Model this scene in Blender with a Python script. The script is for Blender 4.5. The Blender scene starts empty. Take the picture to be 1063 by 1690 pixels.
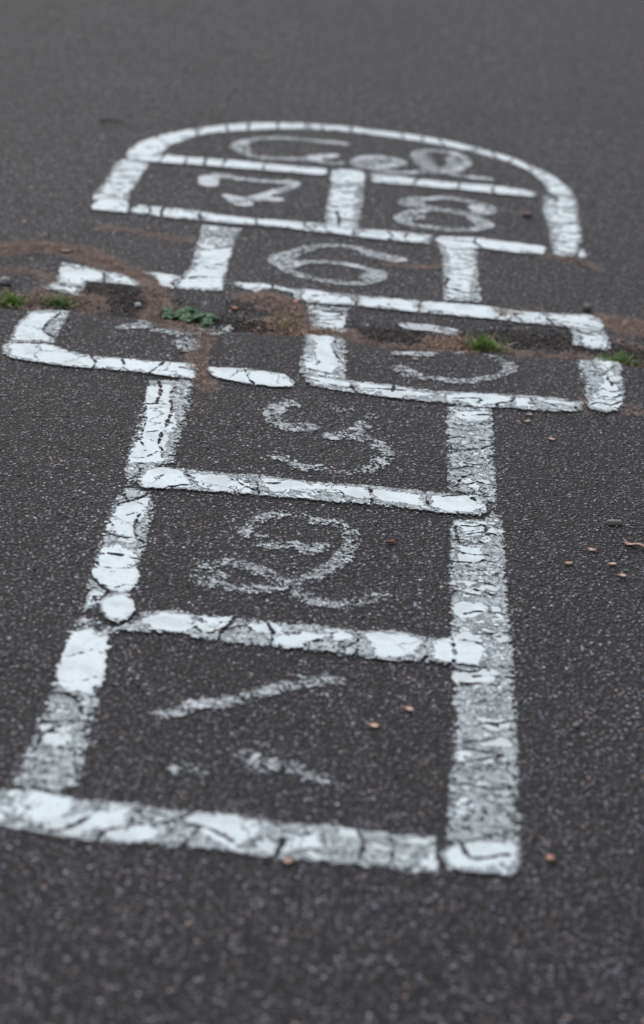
import bpy, math, random
import numpy as np
from mathutils import Matrix, Vector
random.seed(7); rng = np.random.default_rng(11)
scene = bpy.context.scene
COL = scene.collection

# ------------------------------------------------------------ camera, sky, sun, exposure
CAM = {'loc': (0, 0, 1.3), 'right': [0.995355, 0.04529, 0.084952], 'down': [0.095956, -0.395443, -0.913464], 'fwd': [-0.007777, 0.917373, -0.397952]}
cam_d = bpy.data.cameras.new('camera'); cam = bpy.data.objects.new('camera', cam_d); COL.objects.link(cam)
r_, d_, f_ = Vector(CAM['right']), Vector(CAM['down']), Vector(CAM['fwd'])
m = Matrix((( r_.x, -d_.x, -f_.x), (r_.y, -d_.y, -f_.y), (r_.z, -d_.z, -f_.z))).to_4x4()
m.translation = Vector(CAM['loc']); cam.matrix_world = m
cam_d.sensor_fit = 'VERTICAL'; cam_d.sensor_height = 36.0; cam_d.lens = 3960.0/1690.0*36.0
cam_d.clip_start = 0.05; cam_d.clip_end = 500
cam_d.dof.use_dof = True; cam_d.dof.focus_distance = 3.36; cam_d.dof.aperture_fstop = 3.3; cam_d.dof.aperture_blades = 7
scene.camera = cam

SUN_EL, SUN_AZ = math.radians(52), math.radians(-25)      # soft light high beyond the court, a little left
w = bpy.data.worlds.new('World'); scene.world = w; w.use_nodes = True
nt = w.node_tree; nt.nodes.clear()
sky = nt.nodes.new('ShaderNodeTexSky'); sky.sky_type = 'NISHITA'; sky.sun_disc = False
sky.sun_elevation = SUN_EL; sky.sun_rotation = SUN_AZ; sky.dust_density = 4.0; sky.air_density = 1.0; sky.ozone_density = 1.0
hs = nt.nodes.new('ShaderNodeHueSaturation'); hs.inputs['Saturation'].default_value = 0.72      # thin overcast: the blue is washed out
bg = nt.nodes.new('ShaderNodeBackground'); bg.inputs['Strength'].default_value = 0.10
wo = nt.nodes.new('ShaderNodeOutputWorld')
nt.links.new(sky.outputs[0], hs.inputs['Color']); nt.links.new(hs.outputs[0], bg.inputs[0]); nt.links.new(bg.outputs[0], wo.inputs[0])
sd = bpy.data.lights.new('sun', 'SUN'); sd.energy = 1.0; sd.angle = math.radians(35); sd.color = (1.0, 0.985, 0.96)
so = bpy.data.objects.new('sun', sd); COL.objects.link(so)
so.rotation_euler = (math.pi/2 - SUN_EL, 0, math.pi - SUN_AZ)
so.location = (0, 0, 10)
vs = scene.view_settings; vs.view_transform = 'Standard'; vs.look = 'None'; vs.gamma = 1.0; vs.use_curve_mapping = False
vs.exposure = 0.41

# ------------------------------------------------------------ traced plan of the court, metres on the ground
CAM = {'loc': (0, 0, 1.3), 'right': [0.995355, 0.04529, 0.084952], 'down': [0.095956, -0.395443, -0.913464], 'fwd': [-0.007777, 0.917373, -0.397952]}
CRK = [(-0.8405, 3.6839), (-0.6872, 3.7115), (-0.5903, 3.7282), (-0.5319, 3.7395), (-0.4524, 3.7445), (-0.366, 3.7359), (-0.3197, 3.7249), (-0.2591, 3.7181), (-0.1888, 3.7113), (-0.1394, 3.7166), (-0.0503, 3.7305), (0.0102, 3.7118), (0.0503, 3.6994), (0.1296, 3.7073), (0.2094, 3.7272), (0.2694, 3.7325), (0.3095, 3.735), (0.3592, 3.7313), (0.4091, 3.7307), (0.4715, 3.7248), (0.6073, 3.7192), (0.8048, 3.7108)]
DIRT = [([(-0.6965, 3.9805), (-0.6391, 4.0171), (-0.5797, 4.0473), (-0.5256, 4.0445), (-0.48, 4.0254), (-0.4422, 3.9801)], 0.045, 0.9), ([(-0.4422, 3.9801), (-0.4016, 3.9503), (-0.3716, 3.9182), (-0.3465, 3.8597), (-0.3322, 3.7959), (-0.3418, 3.7473)], 0.03, 1.0), ([(-0.6566, 3.8762), (-0.5797, 3.9133), (-0.5437, 3.8962), (-0.5217, 3.8602), (-0.5422, 3.8067)], 0.022, 0.7), ([(-0.6924, 3.7401), (-0.5953, 3.7601), (-0.5365, 3.7713), (-0.4597, 3.7999), (-0.4465, 3.7781)], 0.04, 1.0), ([(-0.3381, 3.7586), (-0.2974, 3.7017), (-0.2649, 3.6721)], 0.03, 1.0), ([(-0.2514, 3.6871), (-0.2424, 3.6418), (-0.2481, 3.5972), (-0.2493, 3.5284), (-0.2388, 3.4771), (-0.2185, 3.429)], 0.022, 1.0), ([(-0.1912, 3.8769), (-0.1553, 3.8811), (-0.1213, 3.8493), (-0.1088, 3.794)], 0.034, 1.0), ([(-0.1576, 3.8386), (-0.1256, 3.8176), (-0.1321, 3.7636)], 0.03, 0.75), ([(-0.1329, 3.7754), (-0.091, 3.7532), (-0.0752, 3.7413), (-0.0155, 3.747)], 0.03, 1.0), ([(-0.4854, 4.1884), (-0.4249, 4.1925), (-0.3671, 4.1696), (-0.3002, 4.1616)], 0.016, 0.75), ([(0.0414, 4.1366), (0.0961, 4.1385), (0.1453, 4.1564)], 0.011, 0.8), ([(0.0603, 4.3269), (0.1116, 4.3031), (0.1263, 4.2845)], 0.012, 0.6), ([(0.196, 4.2739), (0.2058, 4.1733), (0.198, 3.9967)], 0.008, 0.35), ([(0.3249, 4.2655), (0.3861, 4.2573), (0.4282, 4.2144)], 0.013, 0.85), ([(0.4211, 3.9259), (0.4917, 3.897), (0.5736, 3.8876)], 0.05, 1.0), ([(0.4258, 3.8362), (0.4777, 3.8061)], 0.02, 0.6), ([(0.1299, 3.7515), (0.1701, 3.7538), (0.2105, 3.7442)], 0.035, 1.0), ([(0.2105, 3.7442), (0.2808, 3.7476), (0.3661, 3.7516), (0.4139, 3.7439)], 0.013, 1.0), ([(0.2335, 3.9272), (0.2593, 3.9149), (0.2433, 3.8977)], 0.022, 1.0), ([(0.0957, 3.933), (0.1002, 3.8848)], 0.012, 0.9), ([(-0.0131, 3.9326), (-0.0074, 3.8843)], 0.012, 0.9), ([(-0.0152, 3.7405), (0.0506, 3.7165), (0.1304, 3.7232)], 0.014, 0.8), ([(0.3989, 3.4995), (0.4538, 3.5012)], 0.03, 0.45), ([(-0.2298, 3.4004), (-0.2096, 3.329)], 0.02, 0.3), ([(0.276, 3.9519), (0.3178, 3.9468)], 0.01, 0.6), ([(0.0037, 3.9312), (-0.0392, 3.9584)], 0.008, 0.3), ([(0.0944, 4.3329), (0.1285, 4.3273)], 0.006, 0.4), ([(0.3579, 3.528), (0.3627, 3.4764)], 0.012, 0.6), ([(0.3953, 3.7333), (0.4733, 3.7352)], 0.016, 0.7)]
SOIL = [([(-0.4632, 3.8248), (-0.4018, 3.8243), (-0.3587, 3.8057)], 0.075, 0.85), ([(-0.3204, 3.7362), (-0.1909, 3.7442), (-0.1206, 3.7431)], 0.03, 0.8), ([(-0.0007, 3.7535), (0.1095, 3.7667), (0.17, 3.7826)], 0.045, 0.7), ([(0.2311, 3.7966), (0.3124, 3.8049), (0.3729, 3.7976)], 0.05, 0.75), ([(-0.6916, 3.736), (-0.4465, 3.7781)], 0.03, 0.6), ([(0.4133, 3.7944), (0.6132, 3.773)], 0.04, 0.7), ([(-0.1989, 3.8425), (-0.1261, 3.8264)], 0.05, 0.5)]
ITEMS = {'tuft': [(-0.5848, 3.7577), (-0.497, 3.7776), (0.2105, 3.7486), (0.4308, 3.7422), (-0.1172, 3.7664)], 'weed': (-0.2787, 3.7396), 'dryclump': [(0.1601, 3.7425), (-0.1107, 3.7453)], 'chips': [((0.0996, 2.4533), 0), ((0.0608, 2.4054), 0), ((0.2509, 2.1565), 1), ((-0.0188, 2.0964), 0), ((0.071, 2.9137), 2), ((0.2682, 3.4055), 3), ((0.2719, 3.4324), 3), ((0.3023, 3.3395), 3), ((0.3979, 2.9759), 4), ((0.3402, 2.9463), 0), ((0.3068, 2.8964), 0), ((0.3646, 2.9075), 0), ((0.3751, 2.8721), 0), ((-0.2101, 3.8036), 5), ((-0.1101, 3.8688), 5), ((0.0962, 3.6354), 3), ((-0.5236, 4.0309), 6), ((-0.2934, 5.6545), 7), ((0.3861, 4.2573), 8)], 'stones': [((0.376, 3.0438), 'seed'), ((0.3056, 4.5269), 'pink'), ((0.3914, 3.9728), 'grey'), ((-0.369, 3.7896), 'white'), ((-0.6005, 3.8378), 'pale'), ((0.2933, 2.4529), 'grit')], 'twigs': [[(0.2065, 3.7538), (0.2216, 3.6981)], [(-0.583, 4.9343), (-0.5318, 4.9349)], [(-0.4815, 3.3919), (-0.4789, 3.3873)]]}
BARS = [
 {'p': [(-0.3539, 2.1815), (-0.3285, 2.1825), (-0.2918, 2.1895), (-0.2412, 2.1766), (-0.1834, 2.1793), (-0.1255, 2.1748), (-0.08, 2.1805), (-0.0392, 2.1729), (0.0237, 2.1788), (0.0813, 2.1762), (0.1336, 2.1762), (0.1337, 2.1033), (0.0914, 2.1027), (0.0268, 2.1022), (-0.0171, 2.1003), (-0.113, 2.1034), (-0.1963, 2.098), (-0.2521, 2.0982), (-0.3158, 2.1078), (-0.3408, 2.108)], 't': 0.45, 'c': [[(-0.1856, 2.1763), (-0.1854, 2.137), (-0.2111, 2.1165), (-0.2141, 2.0923)], [(-0.1759, 2.1808), (-0.1769, 2.1558), (-0.157, 2.1475), (-0.1341, 2.1594), (-0.1255, 2.1748)], [(-0.321, 2.1381), (-0.2924, 2.1168), (-0.2541, 2.112), (-0.2275, 2.1459)], [(0.0494, 2.1756), (0.0568, 2.1405), (0.0486, 2.1009)], [(-0.0398, 2.1727), (-0.0259, 2.1535), (-0.0319, 2.0984)], [(-0.1854, 2.137), (-0.114, 2.1475), (-0.0673, 2.1149)], [(0.0813, 2.1762), (0.0883, 2.1411), (0.0828, 2.1009)], [(-0.114, 2.1475), (-0.1285, 2.1027)]], 'k': [[(-0.3219, 2.1813), (-0.2912, 2.1858), (-0.2437, 2.1712), (-0.2526, 2.1448), (-0.2802, 2.1191), (-0.3037, 2.1292)], [(-0.2434, 2.1466), (-0.1893, 2.1694), (-0.1911, 2.1323), (-0.224, 2.12), (-0.2609, 2.1155)], [(-0.3475, 2.1454), (-0.3144, 2.1516), (-0.314, 2.1153), (-0.3412, 2.1103)], [(-0.1344, 2.1618), (-0.0796, 2.1756), (-0.0426, 2.166), (-0.0677, 2.1207), (-0.0859, 2.1135), (-0.1093, 2.1303)], [(-0.1876, 2.1294), (-0.1706, 2.1448), (-0.1472, 2.1324), (-0.166, 2.1049), (-0.1879, 2.1055)], [(-0.0245, 2.1513), (0.0087, 2.1583), (0.0131, 2.1314), (-0.0176, 2.1191)], [(0.1198, 2.1393), (0.1324, 2.142), (0.1324, 2.1088), (0.1168, 2.1173)], [(0.0304, 2.1715), (0.0559, 2.1708), (0.05, 2.1573), (0.0309, 2.1593)]], 'n': [], 'a': 0, 'l': 'near edge', 'z': 0},
 {'p': [(0.1362, 2.1451), (0.1406, 2.1557), (0.1534, 2.1668), (0.1835, 2.1804), (0.2092, 2.1869), (0.2217, 2.1748), (0.2212, 2.1387), (0.2097, 2.1118), (0.1823, 2.1121), (0.1393, 2.1138)], 't': 0.6, 'c': [[(0.1578, 2.169), (0.1702, 2.1402), (0.2116, 2.1583)]], 'k': [[(0.1578, 2.1641), (0.1963, 2.1793), (0.2121, 2.1753), (0.208, 2.142), (0.1762, 2.1178), (0.1449, 2.1208), (0.1419, 2.1463)]], 'n': [], 'a': 0, 'l': 'near right corner blob', 'z': 1},
 {'p': [(-0.3204, 2.1879), (-0.3176, 2.2787), (-0.3093, 2.3815), (-0.3098, 2.4782), (-0.3102, 2.5503), (-0.3081, 2.6027), (-0.2904, 2.6138), (-0.2693, 2.5935), (-0.2458, 2.5823), (-0.2525, 2.5476), (-0.2554, 2.4907), (-0.2499, 2.3945), (-0.248, 2.2929), (-0.2448, 2.2025), (-0.2708, 2.1822), (-0.2916, 2.1883)], 't': 0.25, 'c': [[(-0.3043, 2.4077), (-0.2859, 2.3999), (-0.262, 2.4022), (-0.2476, 2.4084)], [(-0.2896, 2.4065), (-0.2738, 2.3878), (-0.2656, 2.3534)], [(-0.2857, 2.3279), (-0.3022, 2.3036), (-0.3036, 2.2693)], [(-0.2958, 2.6211), (-0.2835, 2.59), (-0.2686, 2.5602)], [(-0.3129, 2.3293), (-0.2807, 2.3402), (-0.2539, 2.3417)]], 'k': [[(-0.3106, 2.5584), (-0.2853, 2.5761), (-0.2605, 2.5539), (-0.254, 2.491), (-0.2541, 2.4369), (-0.2628, 2.4079), (-0.2909, 2.4106), (-0.3055, 2.4254), (-0.3077, 2.4786)], [(-0.3086, 2.3231), (-0.2726, 2.3306), (-0.2734, 2.289), (-0.2821, 2.2804), (-0.2963, 2.287)]], 'n': [], 'a': 0.05, 'l': 'left side beside the first square', 'z': 0},
 {'p': [(-0.3012, 2.6441), (-0.3081, 2.7287), (-0.3089, 2.8651), (-0.3094, 2.9449), (-0.2999, 3.0285), (-0.276, 3.0172), (-0.2517, 2.9932), (-0.2493, 2.956), (-0.2491, 2.8805), (-0.2447, 2.7448), (-0.2489, 2.6765), (-0.2637, 2.6675), (-0.2793, 2.6425), (-0.2911, 2.6188), (-0.3068, 2.6149)], 't': 0.4, 'c': [[(-0.3049, 2.7221), (-0.2812, 2.6863), (-0.2585, 2.6866)], [(-0.2914, 2.6659), (-0.2811, 2.6685), (-0.2775, 2.6872)], [(-0.3074, 2.8595), (-0.2823, 2.8501), (-0.2625, 2.8512), (-0.2487, 2.8351)], [(-0.298, 2.8861), (-0.2919, 2.8635)], [(-0.2625, 2.8512), (-0.2698, 2.8933), (-0.2661, 2.931), (-0.253, 2.9447)], [(-0.3015, 2.7546), (-0.2779, 2.7512), (-0.2596, 2.7596)], [(-0.2912, 2.7952), (-0.2631, 2.789), (-0.2472, 2.7873)], [(-0.3031, 2.9528), (-0.2849, 2.9722)], [(-0.3009, 3.0022), (-0.2865, 2.9718), (-0.2667, 2.9938)], [(-0.2911, 2.6188), (-0.2865, 2.6407), (-0.2935, 2.6654)]], 'k': [[(-0.3059, 2.7292), (-0.3012, 2.8119), (-0.2871, 2.8253), (-0.2576, 2.8095), (-0.2464, 2.7593), (-0.2476, 2.7038), (-0.2621, 2.6857), (-0.286, 2.6941)], [(-0.3071, 2.8696), (-0.3023, 2.9467), (-0.2844, 2.9681), (-0.2598, 2.9912), (-0.2598, 2.9326), (-0.2698, 2.8933), (-0.263, 2.8551), (-0.2869, 2.8549)], [(-0.303, 2.663), (-0.2958, 2.6826), (-0.2837, 2.6767), (-0.2865, 2.6407), (-0.3005, 2.6338)]], 'n': [], 'a': 0.035, 'l': 'left side beside the second square', 'z': 0},
 {'p': [(-0.3025, 3.0498), (-0.3089, 3.1018), (-0.3106, 3.2107), (-0.3093, 3.3061), (-0.3104, 3.4368), (-0.2442, 3.4547), (-0.2391, 3.3625), (-0.2393, 3.2275), (-0.2397, 3.1187), (-0.2538, 3.1063), (-0.2818, 3.0816), (-0.2842, 3.0368), (-0.293, 3.0194)], 't': 0.4, 'c': [[(-0.3074, 3.3367), (-0.2861, 3.3416), (-0.2652, 3.3414)], [(-0.2912, 3.0972), (-0.2839, 3.108), (-0.2543, 3.1107)], [(-0.2842, 3.0877), (-0.2886, 3.0533), (-0.2927, 3.0173)], [(-0.2965, 3.4374), (-0.2888, 3.3999), (-0.2897, 3.3408)], [(-0.2652, 3.3414), (-0.2646, 3.2918), (-0.2702, 3.1943), (-0.2614, 3.1615)], [(-0.2969, 3.2598), (-0.2971, 3.1997), (-0.2851, 3.1558)], [(-0.2684, 3.4176), (-0.2735, 3.3776), (-0.2652, 3.3414)]], 'k': [[(-0.3136, 3.4072), (-0.2745, 3.4319), (-0.2684, 3.3457), (-0.2516, 3.2703), (-0.2591, 3.197), (-0.2566, 3.1169), (-0.3047, 3.1029), (-0.3018, 3.2104), (-0.2996, 3.2836)]], 'n': [], 'a': 0.05, 'l': 'left side beside the third square', 'z': 0},
 {'p': [(-0.2829, 2.6243), (-0.2831, 2.6486), (-0.2746, 2.6648), (-0.2579, 2.676), (-0.2423, 2.6587), (-0.2381, 2.6354), (-0.2425, 2.6102), (-0.2538, 2.5938), (-0.2694, 2.6002)], 't': 1.0, 'c': [], 'k': [[(-0.2807, 2.6248), (-0.2738, 2.6579), (-0.2573, 2.6709), (-0.243, 2.6515), (-0.2454, 2.6095), (-0.2585, 2.5961), (-0.2731, 2.6061)]], 'n': [[(-0.257, 2.6745), (-0.2403, 2.661), (-0.2393, 2.6455), (-0.2484, 2.6467)]], 'a': 0, 'l': 'rounded end at the left of the line between first and second squares', 'z': 2},
 {'p': [(-0.2718, 2.5844), (-0.2502, 2.588), (-0.2328, 2.616), (-0.2297, 2.634), (-0.1908, 2.6471), (-0.1166, 2.6462), (-0.0477, 2.6437), (-0.012, 2.6484), (0.0315, 2.643), (0.0791, 2.6532), (0.1166, 2.6461), (0.1479, 2.6426), (0.1477, 2.5749), (0.1134, 2.5758), (0.0675, 2.5692), (0.0009, 2.5737), (-0.0582, 2.5731), (-0.1371, 2.5723), (-0.1844, 2.584), (-0.2297, 2.5763), (-0.2628, 2.5715)], 't': 0.3, 'c': [[(-0.1166, 2.6462), (-0.1221, 2.621), (-0.1294, 2.6024), (-0.1314, 2.5737)], [(-0.1301, 2.6106), (-0.1477, 2.5929), (-0.1622, 2.6062)], [(0.039, 2.6446), (0.0366, 2.6241), (0.0356, 2.6107), (0.0353, 2.5733)], [(0.1211, 2.6437), (0.1168, 2.6199), (0.1206, 2.6012), (0.1156, 2.5746)], [(-0.1294, 2.6024), (-0.106, 2.6248), (-0.0902, 2.6118)], [(0.0356, 2.6107), (0.0142, 2.5913), (-0.0086, 2.6058), (-0.0301, 2.5943)], [(-0.0773, 2.6402), (-0.0678, 2.6087), (-0.0693, 2.5753)]], 'k': [[(-0.2274, 2.6139), (-0.2039, 2.6369), (-0.1741, 2.6373), (-0.1641, 2.6108), (-0.1765, 2.5859), (-0.2137, 2.5902)], [(-0.1592, 2.6376), (-0.1209, 2.6434), (-0.1236, 2.6122), (-0.1405, 2.5947), (-0.1598, 2.6034)], [(-0.1176, 2.6306), (-0.0622, 2.6369), (-0.0532, 2.6121), (-0.0902, 2.6118)], [(-0.0746, 2.5988), (-0.0317, 2.6254), (-0.0018, 2.6206), (-0.0296, 2.5846), (-0.0585, 2.5779)], [(-0.0025, 2.6371), (0.0348, 2.6353), (0.0326, 2.6117), (0.0061, 2.6091)], [(0.0423, 2.6337), (0.0868, 2.6432), (0.1167, 2.6362), (0.1131, 2.6126), (0.0878, 2.5815), (0.0586, 2.5784)]], 'n': [], 'a': 0, 'l': 'line between first and second squares', 'z': 1},
 {'p': [(0.1256, 2.6315), (0.1502, 2.6496), (0.1645, 2.6674), (0.1877, 2.6604), (0.1969, 2.6328), (0.1949, 2.6002), (0.1828, 2.5773), (0.1499, 2.5785), (0.1229, 2.5793)], 't': 0.65, 'c': [[(0.1502, 2.643), (0.1537, 2.608), (0.1521, 2.579)], [(0.1613, 2.642), (0.1873, 2.6341), (0.1943, 2.6081)]], 'k': [[(0.1278, 2.6287), (0.1614, 2.6552), (0.1875, 2.6472), (0.1905, 2.6026), (0.1755, 2.5806), (0.128, 2.5836)]], 'n': [], 'a': 0, 'l': 'rounded right end of the line between first and second squares', 'z': 2},
 {'p': [(-0.2829, 3.0328), (-0.2847, 3.0631), (-0.2818, 3.0816), (-0.27, 3.0979), (-0.2489, 3.1008), (-0.2233, 3.1002), (-0.1616, 3.0966), (-0.1218, 3.1011), (-0.0396, 3.0928), (0.0274, 3.0985), (0.0912, 3.0952), (0.1448, 3.0942), (0.1916, 3.0963), (0.204, 3.0779), (0.2026, 3.046), (0.1938, 3.0234), (0.158, 3.0237), (0.1122, 3.0261), (0.0395, 3.0293), (-0.0365, 3.0298), (-0.1134, 3.0298), (-0.1761, 3.0284), (-0.2284, 3.0246), (-0.2728, 3.018)], 't': 0.5, 'c': [[(-0.2233, 3.1002), (-0.2145, 3.0713), (-0.2011, 3.0461)], [(-0.1168, 3.1022), (-0.1197, 3.0711), (-0.1134, 3.0298)], [(-0.1164, 3.0719), (-0.0897, 3.0777)], [(0.0352, 3.0938), (0.0403, 3.0629), (0.042, 3.0298)], [(0.1133, 3.0958), (0.116, 3.075), (0.1187, 3.0483)], [(-0.2374, 3.031), (-0.2135, 3.0432), (-0.2006, 3.0398)], [(0.1388, 3.0801), (0.1728, 3.092), (0.1894, 3.0661)], [(-0.1605, 3.0837), (-0.1483, 3.0691), (-0.1212, 3.0451)], [(-0.0378, 3.0568), (-0.0047, 3.0703), (0.0049, 3.0386)]], 'k': [[(-0.2808, 3.0442), (-0.2763, 3.0785), (-0.2266, 3.0905), (-0.2135, 3.0606), (-0.2047, 3.0388), (-0.2707, 3.0293)], [(-0.2162, 3.0885), (-0.1667, 3.0867), (-0.123, 3.0704), (-0.1247, 3.0358), (-0.1916, 3.0333)], [(-0.1117, 3.0902), (-0.0562, 3.0849), (0.0286, 3.0859), (0.0362, 3.0578), (-0.0548, 3.0595), (-0.1072, 3.061)], [(0.044, 3.0807), (0.1092, 3.082), (0.1137, 3.0409), (0.0507, 3.0483)], [(0.1202, 3.0802), (0.1813, 3.0897), (0.1978, 3.0595), (0.1806, 3.0307), (0.1263, 3.0354)]], 'n': [], 'a': 0, 'l': 'line between second and third squares', 'z': 1},
 {'p': [(0.1438, 2.1685), (0.1419, 2.1767), (0.1483, 2.325), (0.1523, 2.4527), (0.1492, 2.5832), (0.225, 2.5982), (0.225, 2.4673), (0.2248, 2.3407), (0.2226, 2.1835)], 't': 0.4, 'c': [[(0.1492, 2.5705), (0.1754, 2.5648), (0.1975, 2.5849), (0.2266, 2.5781)], [(0.1498, 2.5317), (0.1822, 2.5352), (0.2039, 2.5365)], [(0.2071, 2.3658), (0.1797, 2.3533), (0.1524, 2.3381)]], 'k': [[(0.1499, 2.5565), (0.2047, 2.5785), (0.204, 2.5426), (0.1498, 2.5287)], [(0.1811, 2.4527), (0.2089, 2.4438), (0.2049, 2.4214), (0.1808, 2.4309)], [(0.156, 2.372), (0.1697, 2.372), (0.166, 2.3409), (0.1538, 2.348)], [(0.152, 2.2608), (0.1686, 2.2773), (0.1715, 2.2391), (0.155, 2.223)], [(0.1866, 2.3644), (0.2001, 2.3575), (0.1963, 2.3363), (0.1863, 2.3451)]], 'n': [], 'a': 0.028, 'l': 'right side beside the first square', 'z': -0.5},
 {'p': [(0.1485, 2.5751), (0.1503, 2.6812), (0.1491, 2.819), (0.1487, 2.9831), (0.1579, 3.0093), (0.1954, 3.0135), (0.2076, 3.0451), (0.2192, 3.0394), (0.2229, 2.9852), (0.2226, 2.834), (0.2238, 2.6958), (0.2268, 2.5844)], 't': 0.5, 'c': [[(0.1506, 2.7851), (0.1855, 2.7744), (0.2215, 2.7905)], [(0.1553, 2.9845), (0.1632, 2.927), (0.1875, 2.9225)], [(0.1707, 2.8621), (0.1944, 2.8484), (0.2197, 2.8444)], [(0.1786, 2.9996), (0.1967, 2.9935), (0.2002, 2.9544)], [(0.1525, 2.67), (0.175, 2.6645), (0.2218, 2.6771)]], 'k': [[(0.1595, 2.9955), (0.197, 3.0097), (0.1964, 2.9734), (0.1716, 2.9581)], [(0.1591, 2.9262), (0.1875, 2.9225), (0.195, 2.8858), (0.1708, 2.8714)], [(0.1543, 2.7418), (0.1928, 2.7461), (0.1847, 2.7135), (0.158, 2.7047)]], 'n': [], 'a': 0.026, 'l': 'right side beside the second square', 'z': 0},
 {'p': [(0.1457, 3.103), (0.1466, 3.1337), (0.1451, 3.2682), (0.1446, 3.433), (0.1903, 3.4458), (0.2155, 3.4451), (0.2159, 3.2865), (0.2157, 3.1501), (0.2177, 3.0474), (0.2077, 3.0492), (0.2032, 3.0819), (0.1899, 3.1002)], 't': 0.45, 'c': [[(0.146, 3.2613), (0.1789, 3.2649), (0.2151, 3.2936)], [(0.1602, 3.1063), (0.163, 3.1441), (0.1805, 3.1706)], [(0.1481, 3.3645), (0.1846, 3.3643), (0.2142, 3.3826)]], 'k': [[(0.1575, 3.4183), (0.1947, 3.4287), (0.1895, 3.3885), (0.1619, 3.3886)], [(0.1664, 3.1449), (0.1778, 3.1587), (0.1987, 3.1196), (0.1857, 3.1057)]], 'n': [], 'a': 0.026, 'l': 'right side beside the third square', 'z': 0},
 {'p': [(-0.5536, 3.524), (-0.5467, 3.5513), (-0.5127, 3.5546), (-0.4795, 3.5574), (-0.4502, 3.5339), (-0.4072, 3.5195), (-0.3761, 3.5213), (-0.3044, 3.5187), (-0.249, 3.5257), (-0.2407, 3.4981), (-0.2421, 3.4525), (-0.2818, 3.4567), (-0.3249, 3.4654), (-0.3691, 3.4658), (-0.4001, 3.4664), (-0.4326, 3.4639), (-0.4901, 3.4711), (-0.5288, 3.4775), (-0.5473, 3.4976)], 't': 0.65, 'c': [[(-0.4118, 3.5184), (-0.4018, 3.4933), (-0.401, 3.4662)], [(-0.5403, 3.5473), (-0.4791, 3.5547), (-0.4424, 3.533), (-0.4072, 3.5195)], [(-0.3155, 3.4649), (-0.303, 3.4973), (-0.2976, 3.5175)], [(-0.2723, 3.5017), (-0.246, 3.4942)], [(-0.3643, 3.5186), (-0.3549, 3.4881), (-0.3614, 3.4649)]], 'k': [[(-0.5459, 3.5346), (-0.4779, 3.5466), (-0.4104, 3.5077), (-0.4061, 3.4759), (-0.4622, 3.4729), (-0.5252, 3.484)], [(-0.4012, 3.5099), (-0.3159, 3.5106), (-0.3212, 3.4743), (-0.3917, 3.4739)], [(-0.2968, 3.5096), (-0.248, 3.5152), (-0.2451, 3.465), (-0.2993, 3.4633)]], 'n': [], 'a': 0, 'l': 'far edge of the third square, left part', 'z': 1},
 {'p': [(-0.2296, 3.5006), (-0.225, 3.5124), (-0.1696, 3.52), (-0.1072, 3.5081), (-0.0873, 3.4755), (-0.0909, 3.456), (-0.1176, 3.4496), (-0.156, 3.4512), (-0.1983, 3.4652), (-0.2176, 3.4713)], 't': 0.75, 'c': [[(-0.1713, 3.5169), (-0.1644, 3.489), (-0.1525, 3.4546)]], 'k': [[(-0.2227, 3.5076), (-0.1718, 3.5114), (-0.1584, 3.4585), (-0.1985, 3.4678)], [(-0.1644, 3.5131), (-0.1087, 3.5023), (-0.0908, 3.4693), (-0.118, 3.4548), (-0.1511, 3.4602)]], 'n': [], 'a': 0, 'l': 'far edge of the third square, short middle piece', 'z': 1},
 {'p': [(-0.0807, 3.5093), (-0.0757, 3.5214), (-0.0002, 3.5082), (0.0709, 3.5027), (0.1306, 3.4954), (0.2016, 3.5103), (0.2511, 3.5165), (0.3282, 3.5225), (0.359, 3.5123), (0.3568, 3.4722), (0.3082, 3.4558), (0.2437, 3.4531), (0.179, 3.44), (0.1362, 3.4438), (0.055, 3.448), (-0.0152, 3.4562), (-0.0644, 3.4678), (-0.0777, 3.4886)], 't': 0.45, 'c': [[(-0.0002, 3.5082), (-0.0021, 3.4809), (0.0063, 3.4564)], [(-0.0795, 3.5042), (-0.0207, 3.4761), (0.0543, 3.4823), (0.1296, 3.4897)], [(0.1343, 3.4911), (0.1287, 3.4628), (0.1437, 3.4406)], [(0.2511, 3.5165), (0.2464, 3.4831), (0.2253, 3.469), (0.223, 3.4499)], [(0.2747, 3.5126), (0.2803, 3.4848), (0.2886, 3.4555)], [(0.0634, 3.5034), (0.062, 3.4763)], [(0.1484, 3.4683), (0.1955, 3.4818), (0.1952, 3.4604)], [(0.3528, 3.5212), (0.3447, 3.4925), (0.35, 3.4676)], [(0.3041, 3.4916), (0.3176, 3.4769)]], 'k': [[(-0.0742, 3.511), (-0.0026, 3.4968), (-0.0037, 3.4751), (-0.0583, 3.4773)], [(0.0068, 3.4993), (0.0683, 3.494), (0.1249, 3.483), (0.125, 3.4671), (0.0546, 3.4691), (0.0096, 3.4706)], [(0.1343, 3.4804), (0.1958, 3.5033), (0.248, 3.5076), (0.2442, 3.4745), (0.2045, 3.4577), (0.1484, 3.4577)], [(0.2526, 3.5035), (0.2734, 3.5042), (0.2796, 3.4661), (0.2515, 3.4659)], [(0.2811, 3.5064), (0.3475, 3.5091), (0.3466, 3.493), (0.3041, 3.4916)], [(0.1718, 3.4617), (0.2046, 3.4631), (0.2043, 3.4471), (0.1763, 3.4445)]], 'n': [], 'a': 0, 'l': 'near edge of the fifth square', 'z': 1},
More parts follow.
